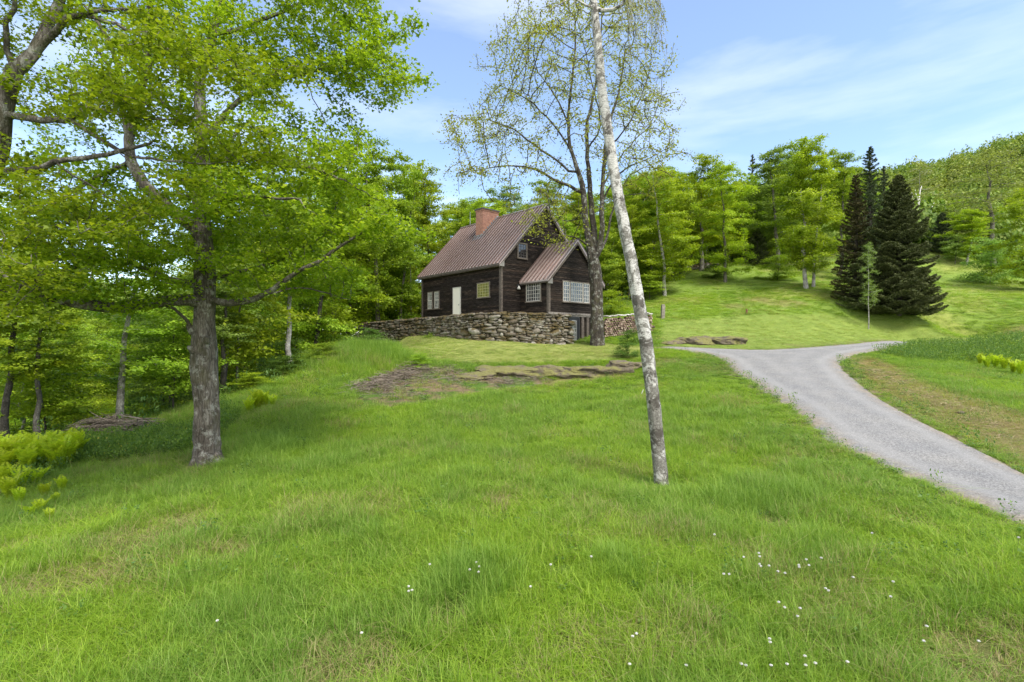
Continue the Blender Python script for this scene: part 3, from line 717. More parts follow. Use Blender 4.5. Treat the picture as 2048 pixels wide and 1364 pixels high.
# doors
w = Bx(); w.box((-.05, 4.52, 1.7), (-.04, 5.43, 3.86)); 
w = Bx(); w.box((-.062, 4.56, 1.62), (-.036, 5.39, 3.88)); dr = w.build('door', M_door, house); tag(dr, 'plain cream white door')
w = Bx(); w.box((-.085, 4.49, 1.62), (-.02, 4.558, 3.95)); w.box((-.085, 5.392, 1.62), (-.02, 5.46, 3.95)); w.box((-.085, 4.558, 3.882), (-.02, 5.392, 3.95)); w.build('frame', M_white, dr)
w = Bx(); w.box((-.11, 4.66, 2.6), (-.064, 4.7, 2.7)); w.build('handle', M_lead, dr)
w = Bx(); w.box((3.82, AY+.0, -.3), (4.66, AY+.05, 1.56)); dr = w.build('door', M_dark, house); tag(dr, 'charcoal basement door with a tall glazed panel')
w = Bx(); w.box((3.70, AY-.05, -.3), (3.815, AY+.12, 1.68)); w.box((4.665, AY-.05, -.3), (4.78, AY+.12, 1.68)); w.box((3.815, AY-.05, 1.565), (4.665, AY+.12, 1.68)); w.build('frame', M_dark, dr)
w = Bx(); w.box((4.02, AY-.008, 0.0), (4.46, AY-.002, 1.4)); w.build('pane', G_pale, dr)
w = Bx()
for x in (4.02, 4.16, 4.30, 4.44): w.box((x, AY-.03, 0.0), (x+.022, AY-.009, 1.4))
for q in range(6): w.box((4.02, AY-.028, q*.275), (4.462, AY-.009, q*.275+.022))
w.build('muntin', M_white, dr)
w = Bx(); w.box((3.87, AY-.05, .62), (3.90, AY, .72)); w.build('handle', M_lead, dr)
# wall light beside the wing and floodlight under the sill
def lathe(prof, n=12):
    a = np.arange(n)/n*2*np.pi; V = np.concatenate([np.stack([np.cos(a)*r, np.sin(a)*r, np.full(n, z)], 1) for r, z in prof])
    Fc = [[i*n+j, i*n+(j+1) % n, (i+1)*n+(j+1) % n, (i+1)*n+j] for i in range(len(prof)-1) for j in range(n)]; return V, np.array(Fc)
V, Fc = lathe([(.001, .2), (.05, .2), (.06, .13), (.1, .08), (.13, 0), (.11, -.04), (.001, -.05)])
V = V+np.array([1.45, -.17, 3.55]); o = link('wall_light', arr_mesh('wall_light', V, Fc, smooth=True), house, simple('lamp_enamel', (.5, .5, .47), .5))
w = Bx(); w.box((1.38, -.12, 3.7), (1.52, -.035, 3.86)); w.build('light_bracket', M_dark, house)
V, Fc = lathe([(.001, .1), (.06, .09), (.09, 0), (.07, -.06), (.001, -.06)]); V = V+np.array([5.95, AY-.16, 1.45])
link('floodlight', arr_mesh('floodlight', V, Fc, smooth=True), house, M_white)
w = Bx(); w.box((5.93, AY-.16, 1.5), (5.97, AY-.035, 1.56)); w.build('light_bracket', M_white, house)

# ------------------------------------------------------------------ stones
_ico = {}
def ico(sub):
    if sub not in _ico:
        bm = bmesh.new(); bmesh.ops.create_icosphere(bm, subdivisions=sub, radius=1)
        _ico[sub] = (np.array([v.co[:] for v in bm.verts]), np.array([[v.index for v in f.verts] for f in bm.faces])); bm.free()
    return _ico[sub]
def rock(c, size, rng, yaw=0, sub=2, boxy=.45, rough=.14, tilt=.12):
    V, Fc = ico(sub); v = V.copy(); m = np.abs(v).max(1)[:, None]; v = v/m**boxy
    ph = rng.random(9)*6.3
    d = np.sin(v[:, 0]*2.6+ph[0])*np.sin(v[:, 1]*2.9+ph[1])+.6*np.sin(v[:, 2]*5+ph[2]+v[:, 0]*3)+.5*np.sin(v[:, 1]*7+ph[3])*np.sin(v[:, 0]*6+ph[4])
    v = v*(1+rough*d[:, None]*.6)
    for _ in range(3):                       # knock flats off it
        n = rng.normal(size=3); n /= np.linalg.norm(n); h = rng.uniform(.62, .9); k = np.maximum(v@n-h, 0); v = v-k[:, None]*n*.85
    v = v*np.array(size); a, b = yaw, rng.normal(0, tilt)
    Rz = np.array([[math.cos(a), -math.sin(a), 0], [math.sin(a), math.cos(a), 0], [0, 0, 1]]); Ry = np.array([[math.cos(b), 0, math.sin(b)], [0, 1, 0], [-math.sin(b), 0, math.cos(b)]])
    return v@(Rz@Ry).T+np.array(c), Fc
class Rocks:
    def __init__(s): s.V = []; s.F = []; s.r = []; s.n = 0
    def add(s, v, f, r): s.V.append(v); s.F.append(f+s.n); s.r += [r]*len(v); s.n += len(v)
    def build(s, name, mat, smooth=True):
        return link(name, arr_mesh(name, np.concatenate(s.V), np.concatenate(s.F), {'rnd': np.array(s.r)}, smooth), None, mat)
def mat_stone(name, pal, moss=.5, mosscol=(.05, .04, .012)):
    m = M_(name); r = m.attr('rnd'); v = m.coord(); n = m.noise(v, 6, 8, .7); n2 = m.noise(v, 1.3, 6, .65); n3 = m.noise(v, 22, 5, .7)
    c = m.ramp(r, [(i/(len(pal)-1), p) for i, p in enumerate(pal)]); c = m.mix(1.0, c, m.ramp(n, [(.3, (.55,)*3), (.7, (1.45,)*3)]), 'MULTIPLY')
    c = m.mix(m.ramp(n3, [(.6, (0,)*3), (.7, (.5,)*3)]), c, (.42, .41, .37))
    g = m.N('ShaderNodeNewGeometry'); s = m.N('ShaderNodeSeparateXYZ'); m.l(g.outputs['Normal'], s.inputs[0])
    f = m.math('ADD', m.math('MULTIPLY', s.outputs['Z'], .13), n2); c = m.mix(m.ramp(f, [(.52, (0,)*3), (.62, (moss,)*3)]), c, m.ramp(n3, [(.3, tuple(x*.6 for x in mosscol)), (.7, tuple(x*1.9 for x in mosscol))]))
    m.color(c); m.set(Roughness=.95); m.bump(m.math('ADD', n, n3), .9, .04); return m.m
M_stone = mat_stone('field_stone', [(.075, .06, .042), (.13, .112, .088), (.19, .17, .14), (.30, .285, .25)], .95, (.07, .05, .014))
M_ledge = mat_stone('mossy_ledge', [(.06, .05, .035), (.13, .105, .07)], .95, (.12, .115, .035))
rng = np.random.default_rng(5)
WALLP = [(722, 41.5, 1.40), (788, 38.6, 1.52), (876, 35.6, 1.66), (949, 32.9, 1.75), (1000, 32.3, 1.78), (1060, 32.75, 1.78), (1134, 34.22, 1.72)]
WP = np.array([((u-1024)/F*d, d, z) for u, d, z in WALLP])
seg = np.linalg.norm(np.diff(WP[:, :2], axis=0), axis=1); cum = np.concatenate([[0], np.cumsum(seg)])
def wpt(t):
    x = np.interp(t, cum, WP[:, 0]); y = np.interp(t, cum, WP[:, 1]); z = np.interp(t, cum, WP[:, 2])
    x2 = np.interp(min(t+.3, cum[-1]), cum, WP[:, 0]); y2 = np.interp(min(t+.3, cum[-1]), cum, WP[:, 1]); x3 = np.interp(max(t-.3, 0), cum, WP[:, 0]); y3 = np.interp(max(t-.3, 0), cum, WP[:, 1])
    d = np.array([x2-x3, y2-y3]); d /= np.linalg.norm(d); return np.array([x, y]), d, z
rk = Rocks(); T = cum[-1]
z = None; row = 0
base_off = 0
heights = []
zz = -.45
while zz < 1.80:
    h = rng.uniform(.15, .44) if zz < 1.3 else rng.uniform(.13, .21)
    t = rng.uniform(-.3, 0)
    while t < T+.05:
        L_ = h*rng.uniform(.8, 2.9); tc_ = t+L_/2; tt_ = min(max(tc_, 0), T); p, d, top = wpt(tt_); n = np.array([d[1], -d[0]])
        zc_ = zz+h/2+.10*math.sin(tc_*.9+zz)
        hs_ = h*rng.uniform(.8, 1.12)
        if zc_+h*.5 < top+.05:
            c = p+n*rng.uniform(-.03, .07)+d*(tc_-tt_)
            if rng.random() < .42 and h > .22:      # two small stones stacked
                for q in (-.25, .25):
                    v, f = rock((c[0], c[1], zc_+q*h), (L_*.52, .2, h*.29), rng, math.atan2(d[1], d[0])); rk.add(v, f, rng.random())
            else:
                v, f = rock((c[0], c[1], zc_), (L_*.53, .24, hs_*.56), rng, math.atan2(d[1], d[0])); rk.add(v, f, rng.random()**1.3)
        t += L_*.97
    zz += h*.93
# capping stones and small chinks
t = 0
while t < T:
    L_ = rng.uniform(.3, .9); p, d, top = wpt(min(t+L_/2, T)); n = np.array([d[1], -d[0]])
    v, f = rock((p[0]-n[0]*.1, p[1]-n[1]*.1, top-.03), (L_*.55, .34, rng.uniform(.07, .13)), rng, math.atan2(d[1], d[0]), boxy=.6); rk.add(v, f, rng.random()*.7); t += L_*.9
for _ in range(700):
    p, d, top = wpt(rng.uniform(0, T)); n = np.array([d[1], -d[0]]); c = p+n*rng.uniform(.06, .16)
    v, f = rock((c[0], c[1], rng.uniform(-.3, top-.1)), (rng.uniform(.05, .13), .1, rng.uniform(.03, .08)), rng, math.atan2(d[1], d[0]), sub=1); rk.add(v, f, rng.random())
# dark hearting behind the face stones
for i in range(int(T/.25)):
    p, d, top = wpt(i*.25+.12); n = np.array([d[1], -d[0]]); v, f = rock((p[0]-n[0]*.22, p[1]-n[1]*.22, .5), (.2, .26, 1.02), rng, math.atan2(d[1], d[0]), boxy=.9, rough=.05, tilt=0); v[:, 2] = np.minimum(v[:, 2], top-.12); rk.add(v, f, 0)
sw = rk.build('stone_wall', M_stone)
tag(sw, 'long mossy dry stone retaining wall in front of the dark house', 'stone wall')
# terrace of turf held up by the wall
tp = [wpt(t)[0]-np.array([wpt(t)[1][1], -wpt(t)[1][0]])*.2 for t in np.linspace(0, T, 24)]
tp = tp+[np.array(p) for p in ((4.0, 34.9), (4.2, 37), (6, 42), (-1, 49), (-10, 46.5), (-13.2, 43.5))]
X_, Y_ = np.meshgrid(np.arange(-15, 8, .4), np.arange(31, 51, .4)); xx, yy = X_.ravel(), Y_.ravel(); sdt = sdpoly(tp, xx, yy)
zt = 1.62-.28*smooth01(-5, -13, xx)+.04*fbm(xx, yy, 1.5, 3)-.05*0
b2 = np.array([i*X_.shape[1]+j for i in range(X_.shape[0]-1) for j in range(X_.shape[1]-1)]); q = np.stack([b2, b2+1, b2+X_.shape[1]+1, b2+X_.shape[1]], 1)
q = q[(sdt[q] > -.12).all(1)]; used = np.unique(q); mp_ = np.full(len(xx), -1); mp_[used] = np.arange(len(used))
tr_ = link('terrace_ground', arr_mesh('terrace_ground', np.stack([xx, yy, zt], 1)[used], mp_[q], {'zone': np.tile([.2, .22, .07], (len(used), 1))}, True), None, MAT['ground']); tag(tr_, kind='structure')
# ------------------------------------------------------------------ trees: shared pieces
def tree_from(tr, name, loc, bark, lm, n, rleaf, size, shape, sx, sz, nrm_up=1.0, bark_amt=0.0, sides=1.0, start=0, label=None, cat='tree', group=None, dens=None, minr=0, szv=.35):
    root = empty(name, tuple(loc))
    V, Fq = tr.tubes(sides=sides, bark=bark_amt, minr=minr); off = np.array(loc)
    link('trunk', arr_mesh('trunk', V-off, Fq, smooth=True), root, bark)
    c, q = crown_points(tr, n, rleaf, sx, sz, start)
    if dens is not None:
        k = dens(c); c, q = c[k], q[k]
    nrm = tr.rng.normal(size=c.shape)*.55; nrm[:, 2] += nrm_up
    sz_ = size*(1+szv*tr.rng.normal(size=len(c))).clip(.4, 1.8)
    link('crown', leaf_mesh('crown', c-off, nrm, sz_, shape, tr.rng, q), root, lm)
    return tag(root, label, cat, group)
def px(pts):      # (u, v, depth, radius) -> x, y, z, r
    return [np.append(P(u, v, d), r) for u, v, d, r in pts]
def cone_pads(u, v, d, ru, rv, rd, n, per, rng, flat=.35, pr=.9):
    """pads inside an ellipsoid given by its middle in the photo, half sizes in metres"""
    return pads(rng, n, P(u, v, d), (ru, rd, rv), pr, per, flat, shell=.35)

# ---- the big maple on the left
t = Tree(3)
base = hit(417, 928); D0 = base[1]
def L_(lst, step=.22, wob=.012): return t.limb(px([(u, v, D0+dd, r) for u, v, dd, r in lst]), step, wob=wob)
t.limb(px([(415, 960, D0, .42), (417, 925, D0, .335), (415, 900, D0, .285), (412, 800, D0, .275), (409, 745, D0, .29), (408, 700, D0, .285), (409, 640, D0, .245), (410, 590, D0, .24), (410, 540, D0, .225),
  (408, 490, D0, .21), (404, 440, D0, .17), (398, 380, D0, .18), (398, 320, D0, .155), (404, 250, D0, .13), (400, 170, D0+.1, .11), (425, 70, D0+.2, .09), (448, -50, D0+.4, .07), (460, -180, D0+.4, .045)]), .16, wob=.006)
L_([(403,470,0,.16),(372,442,-.1,.145),(332,412,-.2,.14),(290,372,-.3,.13),(264,325,-.3,.12),(257,280,-.2,.11),(278,200,-.2,.10),(292,110,-.2,.09),(300,10,-.2,.07),(310,-120,-.2,.045)])
L_([(257,285,-.2,.07),(245,195,-.3,.065),(236,130,-.3,.055),(205,60,-.5,.04),(170,10,-.6,.025)])
L_([(245,200,-.3,.05),(215,130,-.1,.04),(175,70,.1,.03),(150,20,.2,.02)])
L_([(409,606,0,.14),(380,600,-.3,.135),(345,600,-.5,.125),(290,610,-.9,.125),(215,614,-1.3,.12),(150,606,-1.7,.11),(90,592,-2.0,.10),(40,586,-2.3,.085),(-40,560,-2.6,.07),(-150,520,-3,.04)])
L_([(75,592,-2.1,.07),(100,565,-1.9,.07),(135,540,-1.7,.055),(170,515,-1.4,.035),(190,450,-1.2,.02)])
L_([(409,572,0,.085),(375,566,-.3,.08),(335,556,-.5,.06),(290,535,-.9,.045),(215,520,-1.3,.03),(120,500,-1.8,.02)])
L_([(412,600,0,.085),(470,606,-.3,.075),(530,588,-.5,.065),(575,556,-.7,.055),(640,520,-.9,.042),(700,480,-1,.03),(760,452,-1.1,.018)])
L_([(530,588,-.5,.03),(600,575,-.2,.025),(660,590,.1,.018),(700,600,.3,.012)])
for a_, b_, c_ in ((378, 944, -.25), (452, 940, -.2), (400, 952, -.6), (440, 925, .3)): L_([(415, 905, 0, .20), ((415+a_)/2, 922, c_/2, .16), (a_, b_, c_, .08), (a_+(a_-415)*.3, b_+14, c_*1.3, .03)], .1, 0)
L_([(400,705,-.12,.17),(386,700,-.2,.13),(378,694,-.22,.05)]); L_([(415,690,-.2,.14),(412,680,-.33,.09),(412,676,-.36,.03)]); L_([(400,668,-.05,.17),(384,660,-.12,.12),(376,652,-.15,.05)]); L_([(410,760,-.16,.16),(402,770,-.26,.09)])
L_([(392,660,0,.045),(372,640,-.2,.04),(350,618,-.4,.035),(310,606,-.8,.03)])
L_([(408,558,0,.05),(470,545,.2,.04),(560,520,.4,.03),(650,470,.6,.018)])
L_([(404,430,0,.06),(450,400,-.8,.05),(520,395,-1.4,.035),(600,400,-1.9,.02)])
L_([(398,350,0,.09),(440,318,-.3,.075),(520,318,-.6,.055),(600,330,-.9,.035),(690,360,-1.2,.02)])
L_([(402,290,0,.09),(440,240,.2,.075),(480,200,.3,.06),(565,160,.5,.045),(640,140,.7,.03),(730,110,.9,.02)])
L_([(425,70,.2,.06),(500,50,.5,.05),(580,15,.7,.04),(650,-20,.9,.03)])
L_([(404,250,0,.07),(330,210,.5,.05),(300,150,1.2,.035),(330,60,1.6,.02)])
L_([(398,380,0,.08),(420,330,1.5,.06),(470,270,2.8,.04),(520,220,3.8,.025)])
L_([(408,490,0,.08),(430,470,1.5,.06),(480,440,3,.04),(540,430,4,.02)])
L_([(264,325,-.3,.07),(200,350,.4,.05),(130,390,.8,.04),(60,420,1.0,.02)])
L_([(332,412,-.2,.06),(260,430,-1.2,.05),(180,440,-2.0,.035),(80,455,-2.6,.02)])
A = []
r_ = t.rng
# where the photograph shows foliage of this tree: (u, v, depth offset, half width px, half height px, pads)
for (u, v, dd, hu, hv, n) in [(120,500,-1.5,170,60,16),(60,420,-1,120,50,10),(250,520,-1.2,110,50,12),(300,440,-1,110,60,12),(230,570,-1,100,40,6),(60,560,-2,90,40,6),
   (520,480,.3,110,60,14),(650,460,0,110,70,14),(740,440,-.6,60,40,7),(560,560,.5,90,40,7),(660,560,.4,80,40,7),(560,380,-.6,120,70,14),(640,330,-.2,90,60,10),(480,300,.2,100,60,9),
   (640,240,.5,90,70,11),(720,170,1.0,80,70,11),(760,90,1.3,50,60,8),(660,90,1,90,70,11),(560,60,.8,90,60,9),(480,140,.6,90,70,8),(690,10,1,70,50,8),(560,-40,.5,150,60,8),
   (330,60,.3,120,80,9),(220,120,-.2,80,70,8),(330,200,.5,80,70,7),(180,260,.3,90,60,5),(120,330,.5,110,50,6),(300,-60,0,150,60,7),(180,400,.5,90,50,7),(430,330,1.5,80,60,6),(440,460,2.5,110,60,9),(330,500,1.5,90,50,6)]:
    for _ in range(int(n*1.25)):
        a = r_.normal(size=2)*.55; c = P(u+hu*np.clip(a[0], -1.1, 1.1), v+hv*np.clip(a[1], -1.1, 1.1), D0+dd+r_.uniform(-1.0, 1.0))
        A.append(c+r_.normal(size=(7, 3))*np.array([.42, .42, .11]))
A = np.concatenate(A)
t.grow(A, step=.2, kill=.22, infl=3.2, iters=90, up=.05, jit=.16, maxn=9000, minr=.015)
t.radii(tip=.0065, rmax=.05)
tree_from(t, 'maple_tree', base, MAT['maple_bark'], MAT['maple_leaf'], 100000, .0135, .083, 'maple', .17, .06, .9, .10, 1.0, t.n0,
    'big old maple with a thick gnarled trunk and spreading limbs on the grassy slope')

# ---- a second old maple, its trunk outside the left edge
t = Tree(8)
def L2(lst, step=.22, wob=.012): return t.limb(px([(u, v, d, r*.8) for u, v, d, r in lst]), step, wob=wob)
b2_ = np.array([-11.6, 9.6, 0.0]); b2_[2] = Hs(-11.6, 9.6)
t.limb([np.array([-11.6, 9.6, b2_[2]-.2, .40]), np.array([-11.5, 9.6, -2, .34]), np.array([-11.2, 9.5, 0, .31]), np.append(P(-110, 520, 9.5), .29), np.append(P(-55, 400, 9.5), .25), np.append(P(-12, 300, 9.5), .2), np.append(P(4, 235, 9.5), .15), np.append(P(18, 175, 9.5), .14), np.append(P(30, 140, 9.5), .13),
   np.append(P(70, 105, 9.6), .1), np.append(P(95, 55, 9.7), .088), np.append(P(115, 10, 9.8), .075), np.append(P(140, -60, 9.9), .07), np.append(P(150, -160, 10), .05)], .18, wob=.008)
L2([(22,150,9.5,.08),(10,100,9.4,.06),(12,45,9.3,.055),(28,20,9.3,.05),(30,-20,9.2,.04),(20,-100,9.2,.03)])
L2([(75,98,9.6,.085),(110,62,9.5,.075),(140,38,9.4,.06),(175,25,9.3,.05),(230,22,9.2,.035),(290,18,9.1,.02)])
L2([(160,30,9.4,.045),(215,42,9.2,.04),(270,65,9.0,.035),(340,100,8.8,.03),(400,128,8.7,.022),(480,148,8.6,.016),(560,152,8.5,.010)])
L2([(0,228,9.5,.085),(60,236,9.4,.075),(130,241,9.3,.07),(142,236,9.3,.065),(172,214,9.2,.05),(230,225,9.1,.038),(295,238,9.0,.025),(340,240,8.9,.015)])
L2([(138,240,9.3,.05),(175,262,9.2,.045),(225,295,9.1,.04),(262,312,9.0,.034),(330,322,8.9,.026),(420,326,8.8,.018),(520,322,8.7,.01)])
L2([(165,250,9.2,.02),(215,290,8.9,.018),(300,350,8.7,.014),(380,395,8.6,.009)])
L2([(-35,350,9.5,.085),(0,343,9.4,.075),(60,340,9.3,.07),(110,324,9.2,.062),(170,316,9.1,.055),(240,304,9.0,.045),(300,290,8.9,.03)])
L2([(110,325,9.2,.03),(170,365,9.0,.025),(235,405,8.9,.018),(300,430,8.8,.012)])
L2([(-70,430,9.5,.07),(-30,500,8.9,.05),(20,560,8.6,.035),(80,580,8.4,.02)])
A = []
r_ = t.rng
for (u, v, dd, hu, hv, n) in [(60,170,0,80,25,4),(130,190,-.3,70,25,5),(200,210,-.4,70,25,5),(250,170,-.5,70,40,5),(330,130,-.7,90,40,7),(420,110,-.8,80,50,7),(500,170,-1,70,30,5),(330,60,-.3,80,40,5),(180,0,0,70,30,4),(230,-40,0,110,30,4),
   (40,20,-.2,50,50,3),(-40,60,0,60,80,4),(300,210,-.5,70,30,5),(420,290,-.8,90,35,7),(350,370,-.8,60,30,4),(500,330,-1,60,25,4),(30,290,0,50,25,3),(20,370,-.2,60,25,4),(120,410,-.6,90,25,5),(210,450,-.7,80,25,5),(30,470,-.9,70,30,5),(70,540,-1.2,70,25,5),(0,610,-1.2,60,25,4),(60,640,-1.1,50,15,2)]:
    for _ in range(int(n*1.2)):
        a = r_.normal(size=2)*.55; c = P(u+hu*a[0], v+hv*a[1], 9.5+dd+r_.uniform(-.6, .6))
        A.append(c+r_.normal(size=(7, 3))*np.array([.36, .36, .07]))
A = np.concatenate(A)
t.grow(A, step=.17, kill=.19, infl=2.6, iters=90, up=.03, jit=.16, maxn=5000, minr=.008)
t.radii(tip=.0055, rmax=.03)
tree_from(t, 'maple_tree', b2_, MAT['maple_bark'], MAT['near_leaf'], 27000, .0115, .07, 'maple', .15, .045, 1.1, .08, 1.0, t.n0,
    'near maple reaching in from the left edge with bare mossy limbs and layered leaves')

# ---- sparse budding maple beside the wing of the house
t = Tree(21); KR = .8
bt = hit(1194, 688); dT = bt[1]; dT = 33.3; bt = np.array([P(1194, 688, dT)[0], dT, Hs(P(1194, 688, dT)[0], dT)])
def L3(lst, step=.5, wob=.03): return t.limb(px([(u, v, dT+dd, r*.72) for u, v, dd, r in lst]), step, wob=wob)
t.limb(px([(1195,705,dT,.56),(1194,686,dT,.46),(1194,660,dT,.41),(1194,600,dT,.38),(1191,550,dT,.37),(1187,520,dT,.34),(1180,490,dT,.24),(1172,450,dT,.20),(1168,400,dT,.18),(1164,370,dT,.16),(1152,330,dT,.125),(1140,290,dT,.105),(1137,230,dT,.09),(1143,170,dT,.07),(1150,100,dT,.06),(1150,40,dT,.04)]), .35, wob=.012)
L3([(1190,525,0,.30),(1188,470,.2,.27),(1184,420,.3,.24),(1180,370,.3,.2),(1174,300,.4,.17),(1176,240,.4,.14),(1190,180,.5,.1),(1200,100,.5,.07),(1205,20,.5,.05)])
L3([(1194,520,0,.26),(1203,470,-.2,.22),(1204,420,-.3,.2),(1205,370,-.3,.18),(1212,300,-.3,.15),(1222,240,-.3,.12),(1240,170,-.4,.08),(1250,90,-.4,.05)])
L3([(1200,505,0,.14),(1215,470,.6,.12),(1222,430,1,.1),(1240,390,1.4,.07),(1260,350,1.8,.05),(1300,330,2.2,.03)])
L3([(1166,392,0,.16),(1140,372,-.3,.14),(1105,358,-.6,.12),(1070,338,-.8,.1),(1030,332,-1,.07),(980,335,-1.1,.05),(930,345,-1.2,.03)])
L3([(1150,350,0,.12),(1110,320,.3,.1),(1070,290,.6,.09),(1030,260,.8,.07),(980,240,1,.05),(930,240,1.1,.03)])
L3([(1140,300,0,.1),(1115,260,-.5,.08),(1080,220,-.9,.07),(1040,190,-1.2,.05),(1000,170,-1.4,.03)])
L3([(1138,250,0,.09),(1110,190,.5,.07),(1080,150,.9,.05),(1050,110,1.2,.04),(1030,80,1.3,.025)])
L3([(1174,300,.4,.09),(1200,250,-.2,.07),(1180,150,-.9,.05),(1160,60,-1.2,.03)])
L3([(1205,370,-.3,.1),(1230,330,.3,.08),(1260,290,.8,.06),(1300,250,1.2,.045),(1320,200,1.4,.03)])
L3([(1212,300,-.3,.09),(1250,260,-.9,.07),(1280,200,-1.3,.05),(1300,140,-1.6,.03)])
L3([(1205,400,-.3,.09),(1240,345,-.9,.07),(1290,320,-1.5,.05),(1330,300,-1.9,.03)])
L3([(1180,495,-.3,.1),(1160,478,-1.2,.07),(1120,470,-2.0,.05),(1085,470,-2.6,.035),(1060,480,-2.9,.02)])
L3([(1168,410,0,.09),(1150,440,1.2,.06),(1120,440,2.2,.04)])
A = []
r_ = t.rng
for (u, v, dd, hu, hv, n) in [(960,230,0,45,45,9),(935,260,0,28,25,5),(1000,330,0,60,25,6),(940,345,0,25,18,3),(1060,260,0,70,50,10),(1020,180,0,50,40,9),(1060,120,0,50,45,10),(1090,60,0,60,45,12),(1150,20,0,80,35,12),(1200,80,0,60,60,10),
   (1120,160,0,50,60,8),(1250,60,0,40,50,8),(1270,130,0,50,50,9),(1290,210,0,45,45,9),(1310,260,0,30,40,6),(1240,200,0,50,60,8),(1180,240,0,60,60,7),(1290,310,0,50,25,6),(1080,400,0,50,25,4),(1150,-60,0,110,40,8),(1110,470,-2,35,20,3),(1070,450,-2.2,25,15,2),(1270,360,1,50,20,5),(1150,390,1.5,60,40,6)]:
    for _ in range(int(n*1.5)):
        a = np.clip(r_.normal(size=2)*.66, -1.2, 1.2); c = P(u+hu*a[0], v+hv*a[1], dT+dd*.7+r_.uniform(-3.8, 3.8)*(.4 if dd else 1))
        A.append(c+r_.normal(size=(9, 3))*np.array([.7, .7, .5]))
A = np.concatenate(A)
t.grow(A, step=.36, kill=.36, infl=12, iters=100, up=.13, jit=.07, maxn=9000, minr=.015)
t.radii(tip=.016, rmax=.085)
tree_from(t, 'maple_tree', bt, MAT['house_tree_bark'], MAT['bud_leaf'], 36000, .027, .115, 'oval', .24, .17, .6, .14, .6, t.n0,
    'tall maple with a split shaggy trunk and sparse budding crown beside the house wing')

# ---- leaning birch in front
t = Tree(31)
bb_ = hit(1322, 972); dB = bb_[1]
BR = .9
t.limb(px([(u, v, d, r*.84) for u, v, d, r in [(1326,985,dB,.185),(1323,968,dB,.175),(1320,930,dB,.165),(1315,880,dB,.16),(1307,800,dB,.157),(1299,740,dB,.16),(1289,670,dB,.155),(1276,600,dB,.15),(1262,520,dB,.145),(1246,440,dB,.138),(1232,370,dB,.128),(1221,300,dB,.122),
   (1211,230,dB,.118),(1203,170,dB,.112),(1197,100,dB,.105),(1191,40,dB,.098),(1187,-10,dB,.09),(1182,-90,dB,.08),(1176,-190,dB,.06),(1172,-320,dB,.03)]]), .12, wob=.004)
def L4(lst, step=.12, wob=.01): return t.limb(px([(u, v, dB+dd, r) for u, v, dd, r in lst]), step, wob=wob)
L4([(1192,20,0,.045),(1205,20,-.1,.04),(1225,19,-.2,.036),(1245,10,-.3,.03),(1252,-15,-.35,.028),(1262,-60,-.4,.02),(1300,-90,-.5,.012)])
L4([(1190,18,0,.03),(1172,10,-.1,.024),(1158,-2,-.2,.02),(1135,2,-.3,.016),(1112,12,-.4,.010),(1090,26,-.5,.005)])
L4([(1252,-15,-.35,.018),(1285,-30,-.4,.014),(1310,-25,-.4,.01)])
L4([(1158,-2,-.2,.014),(1140,-30,-.2,.012),(1110,-50,-.1,.008)])
tw0 = len(t.pos)
r_ = t.rng
for k in range(46):     # hanging twigs
    u0 = r_.uniform(1240, 1315); v0 = -50+r_.uniform(-20, 35); dd = -.4+r_.uniform(-.35, .35); sw_ = r_.uniform(-12, 42); ln = r_.uniform(50, 205)
    if k > 36: u0 = r_.uniform(1085, 1150); ln = r_.uniform(20, 60); sw_ = r_.uniform(-15, 10)
    pts = [(u0, v0, dd, .006), (u0+sw_*.2, v0+ln*.25, dd, .005), (u0+sw_*.55, v0+ln*.6, dd-.05, .004), (u0+sw_, v0+ln, dd-.1, .003)]
    L4(pts, .09, .012)
    for q in range(3):
        f = r_.uniform(.2, .8); s_2 = r_.uniform(-14, 18); L4([(u0+sw_*f*.9, v0+ln*f, dd, .0035), (u0+sw_*f+s_2*.6, v0+ln*f+14, dd, .003), (u0+sw_*f+s_2, v0+ln*f+34, dd, .0025)], .07, .01)
t.n0 = tw0; t.radii(tip=.003)
tree_from(t, 'birch_tree', bb_, MAT['birch'], MAT['bud_leaf'], 2600, .0075, .028, 'oval', .012, .02, .2, .05, 1.8, tw0,
    'slender white birch leaning left in the middle of the meadow')
